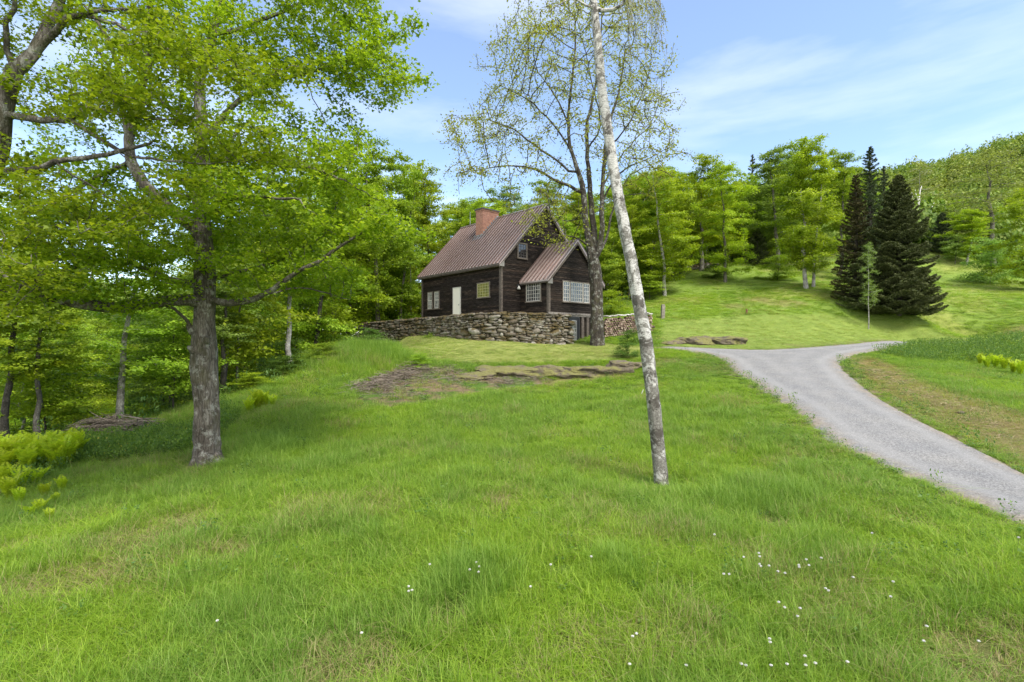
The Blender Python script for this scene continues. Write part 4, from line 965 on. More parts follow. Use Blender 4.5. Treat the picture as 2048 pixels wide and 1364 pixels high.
# ------------------------------------------------------------------ wood trees: a few shapes, copied with their parts
def wood_shape(seed, h, cb, rad, n, npad, leaf=.17, top=1.0, rt=.16, flat=.3, lean=.4, limbs=True, twin=False, tipr=.010, sx=.3):
    t = Tree(seed); r = t.rng
    def stem(x0, y0, hh, r0):
        k = 9; pts = []
        dx, dy = r.normal(0, lean, 2)
        for i in range(k+1):
            f = i/k; pts.append(np.array([x0+dx*f**1.5+r.normal(0, .06), y0+dy*f**1.5+r.normal(0, .06), hh*f-(.4 if i == 0 else 0), r0*(1-f)**.8*1.0+.012+(.35*r0 if i == 0 else 0)]))
        t.pos or None
        if t.pos: t.limb(pts, .4, attach=-1) if False else _stem2(pts)
        else: t.limb(pts, .4)
    def _stem2(pts):
        q = resample(pts, .4); par = -1
        for a in q: t.pos.append(a[:3].copy()); t.par.append(par); t.fix.append(a[3]); par = len(t.pos)-1
    stem(0, 0, h*.93, rt)
    if twin: stem(twin, .1, h*.86, rt*.85)
    A = []
    for i in range(npad):
        f = r.random()**.9; z = cb+(h-cb)*f
        prof = (math.sin(math.pi*min(1, (f*.86+.14)))**.6)*(1-.35*f*top)
        rr = rad*prof*math.sqrt(r.uniform(.12, 1)); a = r.uniform(0, 6.283)
        c = np.array([math.cos(a)*rr, math.sin(a)*rr, z]); A.append(c+r.normal(size=(6, 3))*np.array([.5, .5, .5*flat*1.3]))
    t.grow(np.concatenate(A), step=.4, kill=.5, infl=7, iters=60, up=.12, jit=.14, maxn=2600, minr=.0)
    t.radii(tip=tipr, rmax=.07)
    V, Fq = t.tubes(sides=.55, bark=0.05)
    c, q = crown_points(t, n, .028, sx, .11, t.n0)
    q = np.clip(q*.75+.5*vnoise(c[:, 0]+c[:, 2]*.7, c[:, 1]+c[:, 2], .9, seed)-.12, 0, 1)
    nr = r.normal(size=c.shape)*.5; nr[:, 2] += .9
    # leaves outside lean outwards a little
    nr[:, :2] += c[:, :2]/(rad+1e-6)*.35
    tm = arr_mesh('trunk', V, Fq, smooth=True); tm.materials.append(MAT['wood_bark'])
    cm = leaf_mesh('crown', c, nr, leaf*(1+.35*r.normal(size=n)).clip(.4, 1.8), 'oval', r, q); cm.materials.append(MAT['mid_leaf'])
    return tm, cm, h
SH = dict(
 open=[wood_shape(101, 14, 1.6, 3.6, 26000, 80, leaf=.145, sx=.22, lean=.7), wood_shape(102, 14, 2.2, 3.4, 24000, 70, leaf=.145, sx=.22, lean=.9), wood_shape(103, 14, 1.2, 4.1, 27000, 85, top=.6, leaf=.145, sx=.22, lean=.6)],
 tall=[wood_shape(111, 17, 5.0, 3.5, 23000, 68, rt=.17, sx=.22, leaf=.145, top=.7, lean=.9), wood_shape(112, 17, 3.6, 3.8, 24000, 76, rt=.18, sx=.22, leaf=.145, top=.5, lean=.7), wood_shape(113, 17, 6.0, 2.9, 19000, 70, rt=.15, sx=.22, leaf=.145)],
 low=[wood_shape(121, 6, .5, 2.3, 9000, 50, leaf=.14, rt=.06, tipr=.006), wood_shape(122, 6, .9, 1.9, 7000, 42, leaf=.14, rt=.05, tipr=.006), wood_shape(123, 5, .2, 2.6, 9000, 55, leaf=.14, rt=.05, tipr=.006)],
 sparse=[wood_shape(131, 16, 6.5, 4.2, 9000, 110, leaf=.14, rt=.2, sx=.3, tipr=.013), wood_shape(132, 15, 4, 3.6, 7000, 90, leaf=.15, rt=.15, tipr=.013)])
_protos = {}
def place(name, shape, i, loc, hgt, wid=None, leaf='mid_leaf', bark='wood_bark', rz=None, label=None, group=None, cat='tree'):
    tm, cm, h0 = SH[shape][i]
    key = (shape, i)
    s = hgt/h0; w = wid if wid else s**.75
    if key not in _protos:                       # first of its kind carries the meshes, the others copy it and each part
        root = empty(name, tuple(loc)); link('trunk', tm, root); link('crown', cm, root); _protos[key] = root
    else:
        src = _protos[key]; root = src.copy(); root.name = name; COL.objects.link(root); root.location = tuple(loc)
        for k in ('label', 'category', 'group'):
            if k in root: del root[k]
        for ch in src.children:
            c = ch.copy(); COL.objects.link(c); c.parent = root
    root.scale = (w, w, s); root.rotation_euler = (0, 0, random.uniform(0, 6.28) if rz is None else rz)
    for ch in root.children:
        sl = ch.material_slots[0]; sl.link = 'OBJECT'; sl.material = MAT[leaf] if ch.name.startswith('crown') else MAT[bark]
    return tag(root, label, cat, group)
def tree_px(name, shape, i, ub, vb, d, vt, wpx=None, **k):
    """base at pixel (ub,vb) at depth d, top at row vt"""
    x = (ub-1024)/F*d; z = Hs(x, d); zt = (682-vt)/F*d; h0 = SH[shape][i][2]
    rad = {'open': 3.6, 'tall': 3.3, 'low': 2.2, 'sparse': 4.0}[shape]
    wid = (wpx/F*d/2)/rad if wpx else None
    return place(name, shape, i, (x, d, z-.05), max(2.0, zt-z), wid, **k)

# ---- named trees of the hillside on the right
T = tree_px
T('maple_tree', 'open', 0, 1329, 573, 50, 333, 150, leaf='yellow_leaf', bark='pale_bark', label='slim yellow green tree with pale trunk right of the leaning birch at the wood edge')
T('maple_tree', 'tall', 1, 1402, 540, 60, 305, 150, leaf='yellow_leaf', label='tall yellow green maple behind the loose stone fence on the hill')
T('maple_tree', 'open', 2, 1452, 548, 54, 322, 130, leaf='yellow_leaf', label='bright yellow green maple at the top of the meadow, left of the twin trunked one')
T('maple_tree', 'open', 1, 1611, 576, 48, 275, 165, leaf='yellow_leaf', bark='pale_bark', label='broad bright maple with grey trunk standing alone in front of the hill wood')
T('maple_tree', 'open', 0, 1627, 578, 48.3, 292, 120, leaf='yellow_leaf', bark='pale_bark', rz=2.0, label='second grey trunk growing close beside the broad bright maple, nearer the dark spruce')
T('broadleaf_tree', 'tall', 0, 1555, 545, 62, 292, 150, leaf='fresh_leaf', label='mid green tree behind and left of the broad bright maple')
T('broadleaf_tree', 'tall', 2, 1680, 560, 60, 305, 130, leaf='mid_leaf', label='green tree between the broad bright maple and the dark conifers')
T('broadleaf_tree', 'tall', 1, 1500, 530, 70, 350, 110, leaf='mid_leaf', bark='dark_bark', label='shaded green tree in the gap left of the broad bright maple')
T('young_tree', 'open', 1, 1933, 556, 66, 420, 105, leaf='yellow_leaf', bark='pale_bark', label='small yellow green tree with thin pale trunk on the right hand meadow')
T('young_tree', 'low', 2, 1981, 572, 58, 478, 85, leaf='fresh_leaf', label='bushy young green tree low on the right hand meadow')
T('young_tree', 'low', 1, 1910, 548, 66, 470, 50, leaf='fresh_leaf', label='thin green sapling left of the small pale trunked tree on the meadow')
T('broadleaf_tree', 'sparse', 0, 1987, 560, 70, 300, 190, leaf='pale_leaf', bark='wood_bark', label='tall tree with thick bare trunk and thin pale new leaves at the right wood edge')
T('maple_tree', 'open', 2, 2062, 590, 52, 368, 150, leaf='yellow_leaf', label='bright yellow green maple cut by the right edge of the view')
T('broadleaf_tree', 'sparse', 1, 1840, 520, 88, 325, 110, leaf='pale_leaf', bark='pale_bark', label='pale thin crowned tree behind the tip of the dark spruce')
# ---- named trees left and behind the house
T('maple_tree', 'tall', 1, 760, 690, 44, 272, 185, leaf='mid_leaf', label='tall full green maple left of the house roof', rz=.4)
T('maple_tree', 'open', 0, 800, 690, 46, 330, 150, leaf='mid_leaf', label='green maple crowding the far end of the dark house')
T('maple_tree', 'open', 1, 690, 700, 44, 350, 160, leaf='yellow_leaf', label='yellow green maple at the far end of the stone wall')
T('birch_sapling', 'tall', 2, 822, 690, 47.5, 430, 45, leaf='mid_leaf', bark='pale_bark', label='thin white trunked birch beside the far end of the house')
T('broadleaf_tree', 'sparse', 1, 950, 640, 66, 385, 120, leaf='fresh_leaf', label='thin blue green tree rising behind the brick chimney')
T('broadleaf_tree', 'tall', 0, 1010, 640, 68, 372, 130, leaf='fresh_leaf', label='fresh green tree behind the middle of the roof ridge')
T('broadleaf_tree', 'open', 0, 1085, 620, 60, 362, 150, leaf='mid_leaf', label='green tree behind the peak of the main gable')
T('broadleaf_tree', 'open', 1, 1150, 620, 58, 385, 160, leaf='yellow_leaf', label='yellow green tree behind the wing of the house')
T('broadleaf_tree', 'tall', 1, 1225, 605, 57, 372, 160, leaf='yellow_leaf', label='yellow green tree filling the gap between the house maple and the leaning birch')
T('broadleaf_tree', 'open', 2, 1270, 590, 56, 345, 150, leaf='mid_leaf', label='green tree just behind the leaning birch at the wood edge')
# trees at the left edge, in front of the far slope
T('broadleaf_tree', 'tall', 0, 12, 890, 17.0, 420, 260, leaf='yellow_leaf', bark='dark_bark', label='dark trunked tree at the very left edge behind the ferns')
T('broadleaf_tree', 'tall', 2, 75, 886, 17.4, 470, 220, leaf='mid_leaf', bark='wood_bark', label='grey forked tree behind the ferns, second from the left edge')
T('broadleaf_tree', 'tall', 1, 234, 852, 20.5, 440, 250, leaf='mid_leaf', bark='pale_bark', label='tall straight grey trunk rising from the brush pile')
T('young_tree', 'low', 1, 95, 885, 18.5, 700, 190, leaf='yellow_leaf', bark='dark_bark', label='small crooked tree between the ferns and the brush pile')
T('broadleaf_tree', 'tall', 0, 450, 775, 27, 330, 240, leaf='mid_leaf', label='straight dark trunk seen just right of the big old maple')

# ---- the wood itself
rng = np.random.default_rng(77)
def sky_row(u):
    return np.interp(u, [-400, 0, 200, 350, 450, 560, 640, 700, 880, 905, 1000, 1100, 1260, 1330, 1450, 1480, 1530, 1560, 1660, 1700, 1760, 1830, 2048, 2400],
                        [640, 645, 625, 560, 470, 350, 320, 300, 310, 400, 392, 385, 350, 325, 325, 385, 330, 300, 305, 330, 350, 400, 400, 380])
taken = [(o.location.x, o.location.y) for o in scene.objects if o.get('category') == 'tree']
cnt = {}
def try_tree(x, y, kind, mind):
    if not inpoly(WOODL, np.array([x]), np.array([y]))[0]: return
    if min((math.hypot(x-a, y-b) for a, b in taken), default=9) < mind: return
    if -6 < x < 9 and 32 < y < 48: return
    u = 1024+F*x/y; z = Hs(x, y)
    left = u < 900; mid = 900 <= u < 1290
    if kind == 'tall':
        zt = (682-sky_row(u)-abs(rng.normal(0, 28)))/F*y; h = min(zt-z, rng.uniform(15, 23))
        if h < 6: kind = 'low'
    if kind == 'low': h = rng.uniform(3, 7.5) if u > 330 else rng.uniform(2.2, 4.5); sh, nm = 'low', 'understory_tree'
    else: sh, nm = ('tall' if rng.random() < .6 else 'open'), 'wood_tree'
    lf = rng.choice(['mid_leaf', 'yellow_leaf', 'fresh_leaf'], p=[.5, .38, .12] if not left else [.55, .35, .1])
    w = {'wood_tree': 'broadleaf tree standing', 'understory_tree': 'low understory tree growing'}[nm]
    reg = 'in the wood left of the house' if left else ('in the wood behind the house' if mid else 'in the wood above the hill meadow')
    grp = {'wood_tree': 'broadleaf trees ', 'understory_tree': 'understory trees '}[nm]+reg
    col_ = {'mid_leaf': 'green', 'yellow_leaf': 'yellow green', 'fresh_leaf': 'pale fresh green'}[lf]
    o = place(nm, sh, int(rng.integers(3)), (x, y, z-.05), h, (h/SH[sh][0][2])**.6*rng.uniform(.9, 1.2), leaf=str(lf), bark=str(rng.choice(['wood_bark', 'dark_bark', 'pale_bark'], p=[.55, .3, .15])),
              label=f'{col_} {w} {reg}', group=f'{col_} {grp}')
    taken.append((x, y)); cnt[grp] = cnt.get(grp, 0)+1
# front edge first, then deeper
edge_pts = dens([np.array(p, float) for p in WOODL[1:-1]], 1.6)
for p in edge_pts:
    if p[1] < 12 or p[1] > 80 or abs(p[0]) > p[1]*1.15+3: continue
    for _ in range(2): try_tree(p[0]+rng.normal(0, .8)-.5, p[1]+rng.uniform(.3, 2.5), 'low' if rng.random() < .55 else 'tall', 1.7)
for _ in range(3000):
    y = 16+rng.random()**.75*75; x = rng.uniform(-1.12, 1.12)*y
    if len(taken) > 330: break
    try_tree(x, y, 'tall' if rng.random() < .68 else 'low', 2.5+y*.012)

# ---- conifers
def conifer(name, seed, base, hgt, rad, n_br, per, mat, bark, label, z0=.03, droop=.28, upt=.12, size=.11, sh=1.0, gap=0.0, spread=.26):
    r = np.random.default_rng(seed); root = empty(name, tuple(base))
    t = Tree(seed); pts = [np.array([r.normal(0, .03), r.normal(0, .03), hgt*f-(.3 if f == 0 else 0), .02*hgt*(1-f)+.015]) for f in np.linspace(0, 1, 9)]
    t.limb(pts, .5); C = []; Nn = []; Al = []; Q = []
    a0_ = r.uniform(0, 6)
    for i in range(n_br):
        f = (i+.5)/n_br; f = f**1.08; z = hgt*(z0+(1-z0)*f); ln = rad*(1-f)**(.86*sh)*(1.0-.36*r.random()**1.5)*(1+.12*math.sin(a0_+i*.7)*math.sin(i*.13))+.10
        if f < .08: ln *= .85
        if r.random() < gap: ln *= r.uniform(.3, .7)
        a = i*2.39996+r.normal(0, .25); d = np.array([math.cos(a), math.sin(a), 0]); e = np.array([-d[1], d[0], 0])
        rise = (-.10 if f < .5 else .25)*ln+r.normal(0, .05)*ln
        def bp(s): return d*ln*s+np.array([0, 0, z+rise*s-droop*ln*s*(1-s)*1.2+upt*ln*s**3])
        tp_ = [np.append(bp(s), .022*(1-s)*ln/2+.006) for s in (0, .35, .7, 1.0)]
        q = resample(tp_, .5); par = int(np.argmin([abs(p[2]-z) for p in t.pos[:12]]))
        for w_ in q[1:]: t.pos.append(w_[:3].copy()); t.par.append(par); t.fix.append(w_[3]); par = len(t.pos)-1
        m = int(per*(.25+ln/rad)); s = r.random(m)**.62; wd = spread*ln*np.sin(np.pi*np.clip(s*.9+.07, 0, 1))**.8+.05
        # side twigs: needles gathered on herringbone lines
        k = np.round(r.uniform(-1, 1, m)*3.2)/3.2; lat = r.uniform(-1, 1, m); sgn = np.sign(lat)
        tw = np.round(s*ln/.16)*.16/ln; s2 = np.clip(tw+np.abs(lat)*wd/ln*.7+r.normal(0, .03, m)/ln, 0, 1.04)
        B = np.array([bp(x) for x in np.linspace(0, 1.04, 24)]); idx = s2/1.04*23; i0 = np.clip(idx.astype(int), 0, 22); fr = (idx-i0)[:, None]
        c = B[i0]*(1-fr)+B[i0+1]*fr+e*(lat*wd)[:, None]; c[:, 2] -= np.abs(lat)*wd*.22+r.random(m)*.05-.03
        al = d[None]*.8+e[None]*(sgn*.75)[:, None]+r.normal(0, .25, (m, 3)); al[:, 2] += .1
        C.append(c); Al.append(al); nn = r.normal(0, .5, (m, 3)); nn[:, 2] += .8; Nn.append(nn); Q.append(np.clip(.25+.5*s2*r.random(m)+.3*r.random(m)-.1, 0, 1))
    t.r = np.array(t.fix); t.P = np.array(t.pos); V, Fq = t.tubes(sides=.7)
    link('trunk', arr_mesh('trunk', V, Fq, smooth=True), root, bark)
    C, Nn, Al, Q = map(np.concatenate, (C, Nn, Al, Q))
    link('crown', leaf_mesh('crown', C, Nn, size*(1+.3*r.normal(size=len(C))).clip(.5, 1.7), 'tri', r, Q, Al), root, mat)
    return tag(root, label, 'tree')
def cpx(name, seed, ub, vb, d, vt, wpx, *a, **k):
    x = (ub-1024)/F*d; z = Hs(x, d); return conifer(name, seed, (x, d, z-.1), (682-vt)/F*d-z, wpx/F*d/2, *a, **k)
cpx('spruce_tree', 1, 1797, 618, 42, 350, 154, 260, 900, MAT['spruce'], MAT['dark_bark'], 'big dark spruce spreading to the ground at the front of the conifer clump', size=.17, sh=.85, spread=.36)
cpx('spruce_tree', 2, 1712, 600, 44.5, 348, 98, 150, 420, MAT['spruce_brown'], MAT['dark_bark'], 'brownish half dead spruce at the left of the conifer clump', size=.17, gap=.25, spread=.36)
cpx('spruce_tree', 3, 1738, 608, 43, 480, 130, 90, 520, MAT['spruce'], MAT['dark_bark'], 'low dark spruce boughs between the brown spruce and the big one', size=.17, spread=.36)
cpx('hemlock_tree', 4, 1740, 590, 54, 292, 130, 190, 420, MAT['hemlock'], MAT['dark_bark'], 'tallest blue green hemlock rising behind the dark spruces', size=.17, gap=.3, droop=.1)
cpx('hemlock_tree', 5, 1768, 580, 57, 330, 90, 120, 330, MAT['hemlock'], MAT['dark_bark'], 'shorter hemlock tip right of the tallest hemlock', size=.17, gap=.3)
cpx('hemlock_tree', 6, 1885, 548, 70, 425, 70, 110, 300, MAT['hemlock'], MAT['dark_bark'], 'grey green hemlock behind the right side of the big spruce', size=.2, gap=.2)
cpx('hemlock_tree', 7, 1505, 540, 72, 308, 60, 100, 260, MAT['hemlock'], MAT['dark_bark'], 'dark thin topped conifer rising behind the hill meadow trees', size=.22, gap=.35)
cpx('spruce_tree', 8, 1515, 540, 64, 455, 70, 70, 300, MAT['spruce'], MAT['dark_bark'], 'dark young spruce in the shade left of the broad bright maple', size=.2)
# sapling in front of the spruces
T('birch_sapling', 'sparse', 1, 1737, 590, 40.3, 478, 50, leaf='fresh_leaf', bark='pale_bark', label='slender light green sapling in front of the dark spruces')
# dead white tree
t = Tree(55); r_ = t.rng; dd = 84
t.limb(px([(1838,540,dd,.22),(1836,480,dd,.2),(1834,440,dd,.17),(1838,400,dd,.12),(1843,372,dd,.05)]), .6, wob=.03)
for l in ([(1834,440,dd,.12),(1828,415,dd,.09),(1824,385,dd,.05)], [(1836,470,dd,.1),(1852,440,dd,.08),(1872,400,dd,.04)], [(1838,405,dd,.08),(1830,380,dd,.04)], [(1850,445,dd,.06),(1852,420,dd,.05),(1850,400,dd,.03)], [(1860,425,dd,.05),(1878,415,dd,.03)]):
    t.limb(px(l), .6, wob=.05)
t.radii(); root = empty('dead_tree', (P(1838, 540, dd)[0], dd, Hs(P(1838, 540, dd)[0], dd))); V, Fq = t.tubes(sides=1)
link('trunk', arr_mesh('trunk', V-np.array(root.location), Fq, smooth=True), root, simple('dead_white_wood', (.62, .6, .57), .8, var=.2))
tag(root, 'dead white leafless tree on the far slope behind the spruce', 'tree')

# ------------------------------------------------------------------ scatter with geometry nodes
def scatter(name, pts, rot, scl, idx, tone, protos, mat=None, kind='stuff', extra=None):
    me = bpy.data.meshes.new(name); me.vertices.add(len(pts)); me.vertices.foreach_set('co', np.asarray(pts, np.float32).ravel())
    def at(n, ty, key, a): x = me.attributes.new(n, ty, 'POINT'); x.data.foreach_set(key, np.asarray(a).ravel())
    at('irot', 'FLOAT_VECTOR', 'vector', np.asarray(rot, np.float32)); at('iscl', 'FLOAT_VECTOR', 'vector', np.asarray(scl, np.float32))
    at('iidx', 'INT', 'value', np.asarray(idx, np.int32)); at('tone', 'FLOAT', 'value', np.asarray(tone, np.float32))
    for k, a in (extra or {}).items(): at(k, 'FLOAT', 'value', np.asarray(a, np.float32))
    o = bpy.data.objects.new(name, me); COL.objects.link(o)
    pc = bpy.data.collections.new(name+'_clumps')
    for i, pm in enumerate(protos): q = bpy.data.objects.new(f'{name}_clump_{chr(97+i)}', pm); pc.objects.link(q)
    ng = bpy.data.node_groups.new(name, 'GeometryNodeTree'); ng.interface.new_socket('Geometry', in_out='INPUT', socket_type='NodeSocketGeometry'); ng.interface.new_socket('Geometry', in_out='OUTPUT', socket_type='NodeSocketGeometry')
    N = ng.nodes.new; gi, go = N('NodeGroupInput'), N('NodeGroupOutput'); ip = N('GeometryNodeInstanceOnPoints'); ci = N('GeometryNodeCollectionInfo')
    ci.inputs['Collection'].default_value = pc; ci.inputs['Separate Children'].default_value = True; ci.inputs['Reset Children'].default_value = True
    def na(n, ty): a = N('GeometryNodeInputNamedAttribute'); a.data_type = ty; a.inputs['Name'].default_value = n; return a.outputs['Attribute']
    lk = ng.links.new; lk(gi.outputs[0], ip.inputs['Points']); lk(ci.outputs[0], ip.inputs['Instance']); ip.inputs['Pick Instance'].default_value = True
    lk(na('iidx', 'INT'), ip.inputs['Instance Index']); lk(na('irot', 'FLOAT_VECTOR'), ip.inputs['Rotation']); lk(na('iscl', 'FLOAT_VECTOR'), ip.inputs['Scale'])
    lk(ip.outputs[0], go.inputs[0]); md = o.modifiers.new('scatter', 'NODES'); md.node_group = ng
    return tag(o, kind=kind)
def tone_mat(name, stops_a, stops_b, stops_dry, trans=.35, tg=1.3, rough=.6):
    m = M_(name); r = m.attr('rnd'); a = m.ramp(r, stops_a); b = m.ramp(r, stops_b); d = m.ramp(r, stops_dry)
    c = m.mix(m.attr('tone', True), a, b); dr = m.attr('dry', True)
    th = m.math('LESS_THAN', m.attr('rnd2'), dr); c = m.mix(th, c, d)
    m.color(c); m.set(Roughness=rough); m.b.inputs['Specular IOR Level'].default_value = .3
    m.translucent(m.mix(1.0, c, (tg, tg, tg*.6), 'MULTIPLY'), trans); return m.m
# far wooded hillside: crowns too many and too far to count
rng = np.random.default_rng(9)
cp = []
for s in range(4):
    n = 1100; v = rng.normal(size=(n, 3)); v /= np.linalg.norm(v, axis=1)[:, None]; v[:, 2] = np.abs(v[:, 2])*1.15-.25
    lob = 1+.22*np.sin(v[:, 0]*5+s)*np.sin(v[:, 1]*6+2*s)+.15*np.sin(v[:, 2]*9); c = v*lob[:, None]*rng.uniform(.7, 1.05, (n, 1))
    nr = v+rng.normal(0, .5, v.shape)+np.array([0, 0, .5]); cm = leaf_mesh('crown_mass', c, nr, rng.uniform(.10, .2, n), 'oval', rng)
    cp.append(cm)
MH = tone_mat('far_canopy', [(0, (.08, .16, .02)), (1, (.22, .32, .045))], [(0, (.14, .18, .03)), (1, (.33, .37, .07))], [(0, (.1, .1, .05)), (1, (.2, .2, .1))], .3)
for m_ in cp: m_.attributes.new('rnd2', 'FLOAT', 'POINT').data.foreach_set('value', rng.random(len(m_.vertices)).astype(np.float32)); m_.materials.append(MH)
pts = []
for _ in range(60000):
    y = rng.uniform(74, 238); a = rng.uniform(-1.12, 1.12)
    if -.62 < a < .0 : continue
    pts.append((a*y, y))
    if len(pts) >= 9000: break
pts = np.array(pts); wgt = rng.random(len(pts)) < np.clip(pts[:, 1]/200, .3, 1); pts = pts[wgt]
hz = H(pts[:, 0], pts[:, 1]); sc_ = rng.uniform(2.6, 4.6, len(pts)); hh = sc_*rng.uniform(1.0, 1.7, len(pts))
scatter('hillside_wood', np.stack([pts[:, 0], pts[:, 1], hz+hh*.25+1.0], 1), np.stack([np.zeros(len(pts))]*2+[rng.uniform(0, 6.28, len(pts))], 1), np.stack([sc_, sc_, hh], 1), rng.integers(0, 4, len(pts)),
        np.clip(vnoise(pts[:, 0], pts[:, 1], .02, 3)*.6+rng.random(len(pts))*1.0-.35, 0, 1), cp, extra={'dry': rng.random(len(pts))**6*.4})
# ------------------------------------------------------------------ grass and weeds
def blades(seed, n, rad, h, w, bend=.5, hv=.35, seg=3, lean=.25):
    r = np.random.default_rng(seed); a = r.uniform(0, 6.283, n); q = rad*np.sqrt(r.random(n)); bx_, by_ = np.cos(a)*q, np.sin(a)*q
    d = r.uniform(0, 6.283, n); hh = h*(1+hv*r.normal(size=n)).clip(.35, 1.9); ww = w*r.uniform(.6, 1.4, n); bd = bend*np.abs(r.normal(size=n)).clip(.1, 2.2)*hh; ln = lean*r.normal(size=n)*hh
    nx2, ny2 = -np.sin(d), np.cos(d); V = []
    for s in range(seg+1):
        f = s/seg; off = ln*f+bd*f*f; z = hh*(f-.28*f*f*np.minimum(bd/hh, 1)); k = ww*(1-f*.85)*.5 if s < seg else ww*.06
        cx_, cy_ = bx_+np.cos(d)*off, by_+np.sin(d)*off
        V.append(np.stack([cx_-nx2*k, cy_-ny2*k, z], 1)); V.append(np.stack([cx_+nx2*k, cy_+ny2*k, z], 1))
    V = np.stack(V, 1); m = 2*(seg+1); V[:, :2, 2] -= .03
    Fc = np.concatenate([np.arange(n)[:, None]*m+np.array([[2*s, 2*s+1, 2*s+3, 2*s+2]]) for s in range(seg)])
    rn, r2 = np.repeat(r.random(n), m), np.repeat(r.random(n), m)
    return arr_mesh('grass_clump', V.reshape(-1, 3), Fc, {'rnd': rn, 'rnd2': r2})
def rosette(seed, n, rad, h, size, up=.6):
    r = np.random.default_rng(seed); a = r.uniform(0, 6.283, n); q = rad*np.sqrt(r.random(n)); z = h*r.random(n)**.7
    c = np.stack([np.cos(a)*q, np.sin(a)*q, z+.01], 1); nn = r.normal(0, .5, (n, 3)); nn[:, 2] += up*1.5
    m = leaf_mesh('weed_clump', c, nn, size*r.uniform(.6, 1.4, n), 'oval', r); m.attributes.new('rnd2', 'FLOAT', 'POINT').data.foreach_set('value', np.repeat(r.random(n), 4).astype(np.float32)); return m
MG = tone_mat('meadow_grass', [(0, (.14, .25, .017)), (.5, (.245, .39, .03)), (1, (.38, .50, .06))], [(0, (.10, .21, .022)), (.5, (.18, .31, .04)), (1, (.30, .42, .09))], [(0, (.26, .22, .10)), (1, (.45, .38, .20))], .42, 1.35, .5)
MWd = tone_mat('weed_leaf', [(0, (.08, .17, .02)), (1, (.22, .33, .04))], [(0, (.06, .14, .04)), (1, (.16, .26, .09))], [(0, (.3, .3, .04)), (1, (.5, .45, .08))], .4, 1.3)
GP = [blades(i, 66, .15, .20, .0068, .55) for i in range(4)]+[blades(10+i, 54, .17, .29, .0078, .75, lean=.35) for i in range(3)]+[blades(20+i, 70, .17, .085, .007, .5) for i in range(2)]
for m_ in GP: m_.materials.append(MG)
WPm = [rosette(1, 30, .12, .12, .06), rosette(2, 40, .16, .32, .055, .3), rosette(3, 24, .10, .07, .075, 1.0)]
for m_ in WPm: m_.materials.append(MWd)
rng = np.random.default_rng(4)
TP2 = [np.array(p) for p in tp]
HB = hit(725, 716)
def sow(y0, y1, n, hs):
    y = np.sqrt(rng.uniform(y0**2, y1**2, n)); x = rng.uniform(-1.12, 1.12, n)*y+rng.uniform(-.5, .5, n)
    rs = sdpoly(ROAD, x, y); w = sdpoly(WOODL, x, y)
    br = blob(Z_BROWN, x, y); dk = np.zeros(n)
    for p, r0 in Z_DARK: dk = np.maximum(dk, smooth01(1.2, .3, np.hypot(x-p[0], y-p[1])/r0))
    l1, l2 = sdpoly(Z_LAWN1, x, y) > 0, sdpoly(Z_LAWN2, x, y) > 0
    dirt = smooth01(0, .5, sdpoly(Z_DIRT, x, y)); st = smooth01(-.2, .6, sdpoly(Z_STRIP, x, y)); dm = fbm(x, y, 1.4, 17) > .45
    keep = (rs < .02) & (w < 4) & ~inpoly(TP2, x, y)
    lx = (x+.731)*.75+(y-34)*.662; ly = -(x+.731)*.662+(y-34)*.75
    keep &= ~((lx > -.3) & (lx < 8.4) & (ly > -2.7) & (ly < 10))
    keep &= rng.random(n) > br*.45
    keep &= rng.random(n) > dirt*.93
    keep &= rng.random(n) > smooth01(-.5, 0, rs)*.45
    big = fbm(x, y, .45, 31); mid = fbm(x, y, 1.7, 37)
    tone = np.clip((big-.5)*2.2+(mid-.5)*1.6+.52+dk*.8+rng.normal(0, .16, n)-(y > 34)*.3, 0, 1)
    dry = np.clip(.04+br*.4+st*.62+dirt*.35+(l1|l2)*.16+smooth01(.55, .7, fbm(x, y, .8, 41))*.25-dk*.2, 0, .95)
    tall = .50+.62*smooth01(.35, .68, mid)*rng.random(n)+.5*dk+.15*smooth01(.45, .65, big)
    # tall growth on the mound, the far rough strip and the right hand meadow
    hump = smooth01(4.5, 1.5, np.hypot((x+8.6)/1.2, y-27.5)); tall += hump*.2+.9*smooth01(3.6, 1.2, np.hypot((x-HB[0])/1.25, y-HB[1]))*(.5+rng.random(n)*.7)
    tall *= np.where(l1|l2, .22, 1)*np.where(br > .5, .55, 1)*(1-.5*st)
    tall = np.where((y > 36) & ~l2, tall*.75, tall)
    tall *= .82*(.4+.6*smooth01(.35, 1.1, np.hypot(x-base[0], y-base[1])))*(.4+.6*smooth01(.25, .9, np.hypot(x-bb_[0], y-bb_[1])))
    k = np.where(l1|l2, rng.integers(7, 9, n), np.where(rng.random(n) < .30+.4*dk+.4*hump, rng.integers(4, 7, n), rng.integers(0, 4, n)))
    tall = np.where(l1|l2, tall*2.2, tall)
    tall = tall*(.45+.55*smooth01(-.3, -2.2, rs)); tall = np.where((y > 21) & (hump < .1) & (x > -3), tall*.55, tall)
    return [a[keep] for a in (x, y, np.full(n, hs), tall*(1+.25*(hs-1)), k, tone, dry)]
parts_ = [sow(2.4, 8, 7200, 1.0), sow(8, 15, 14500, 1.1), sow(15, 30, 30000, 1.35), sow(30, 50, 26000, 1.7), sow(50, 82, 14000, 2.4)]
x, y, hs, tl, k, tone, dry = [np.concatenate(a) for a in zip(*parts_)]
z = H(x, y)+.05*(fbm(x, y, .9, 2)-.5)*smooth01(1, 6, y)
scatter('meadow_grass', np.stack([x, y, z], 1), np.stack([rng.normal(0, .1, len(x)), rng.normal(0, .1, len(x)), rng.uniform(0, 6.28, len(x))], 1), np.stack([hs, hs, tl], 1), k, tone, GP, extra={'dry': dry})
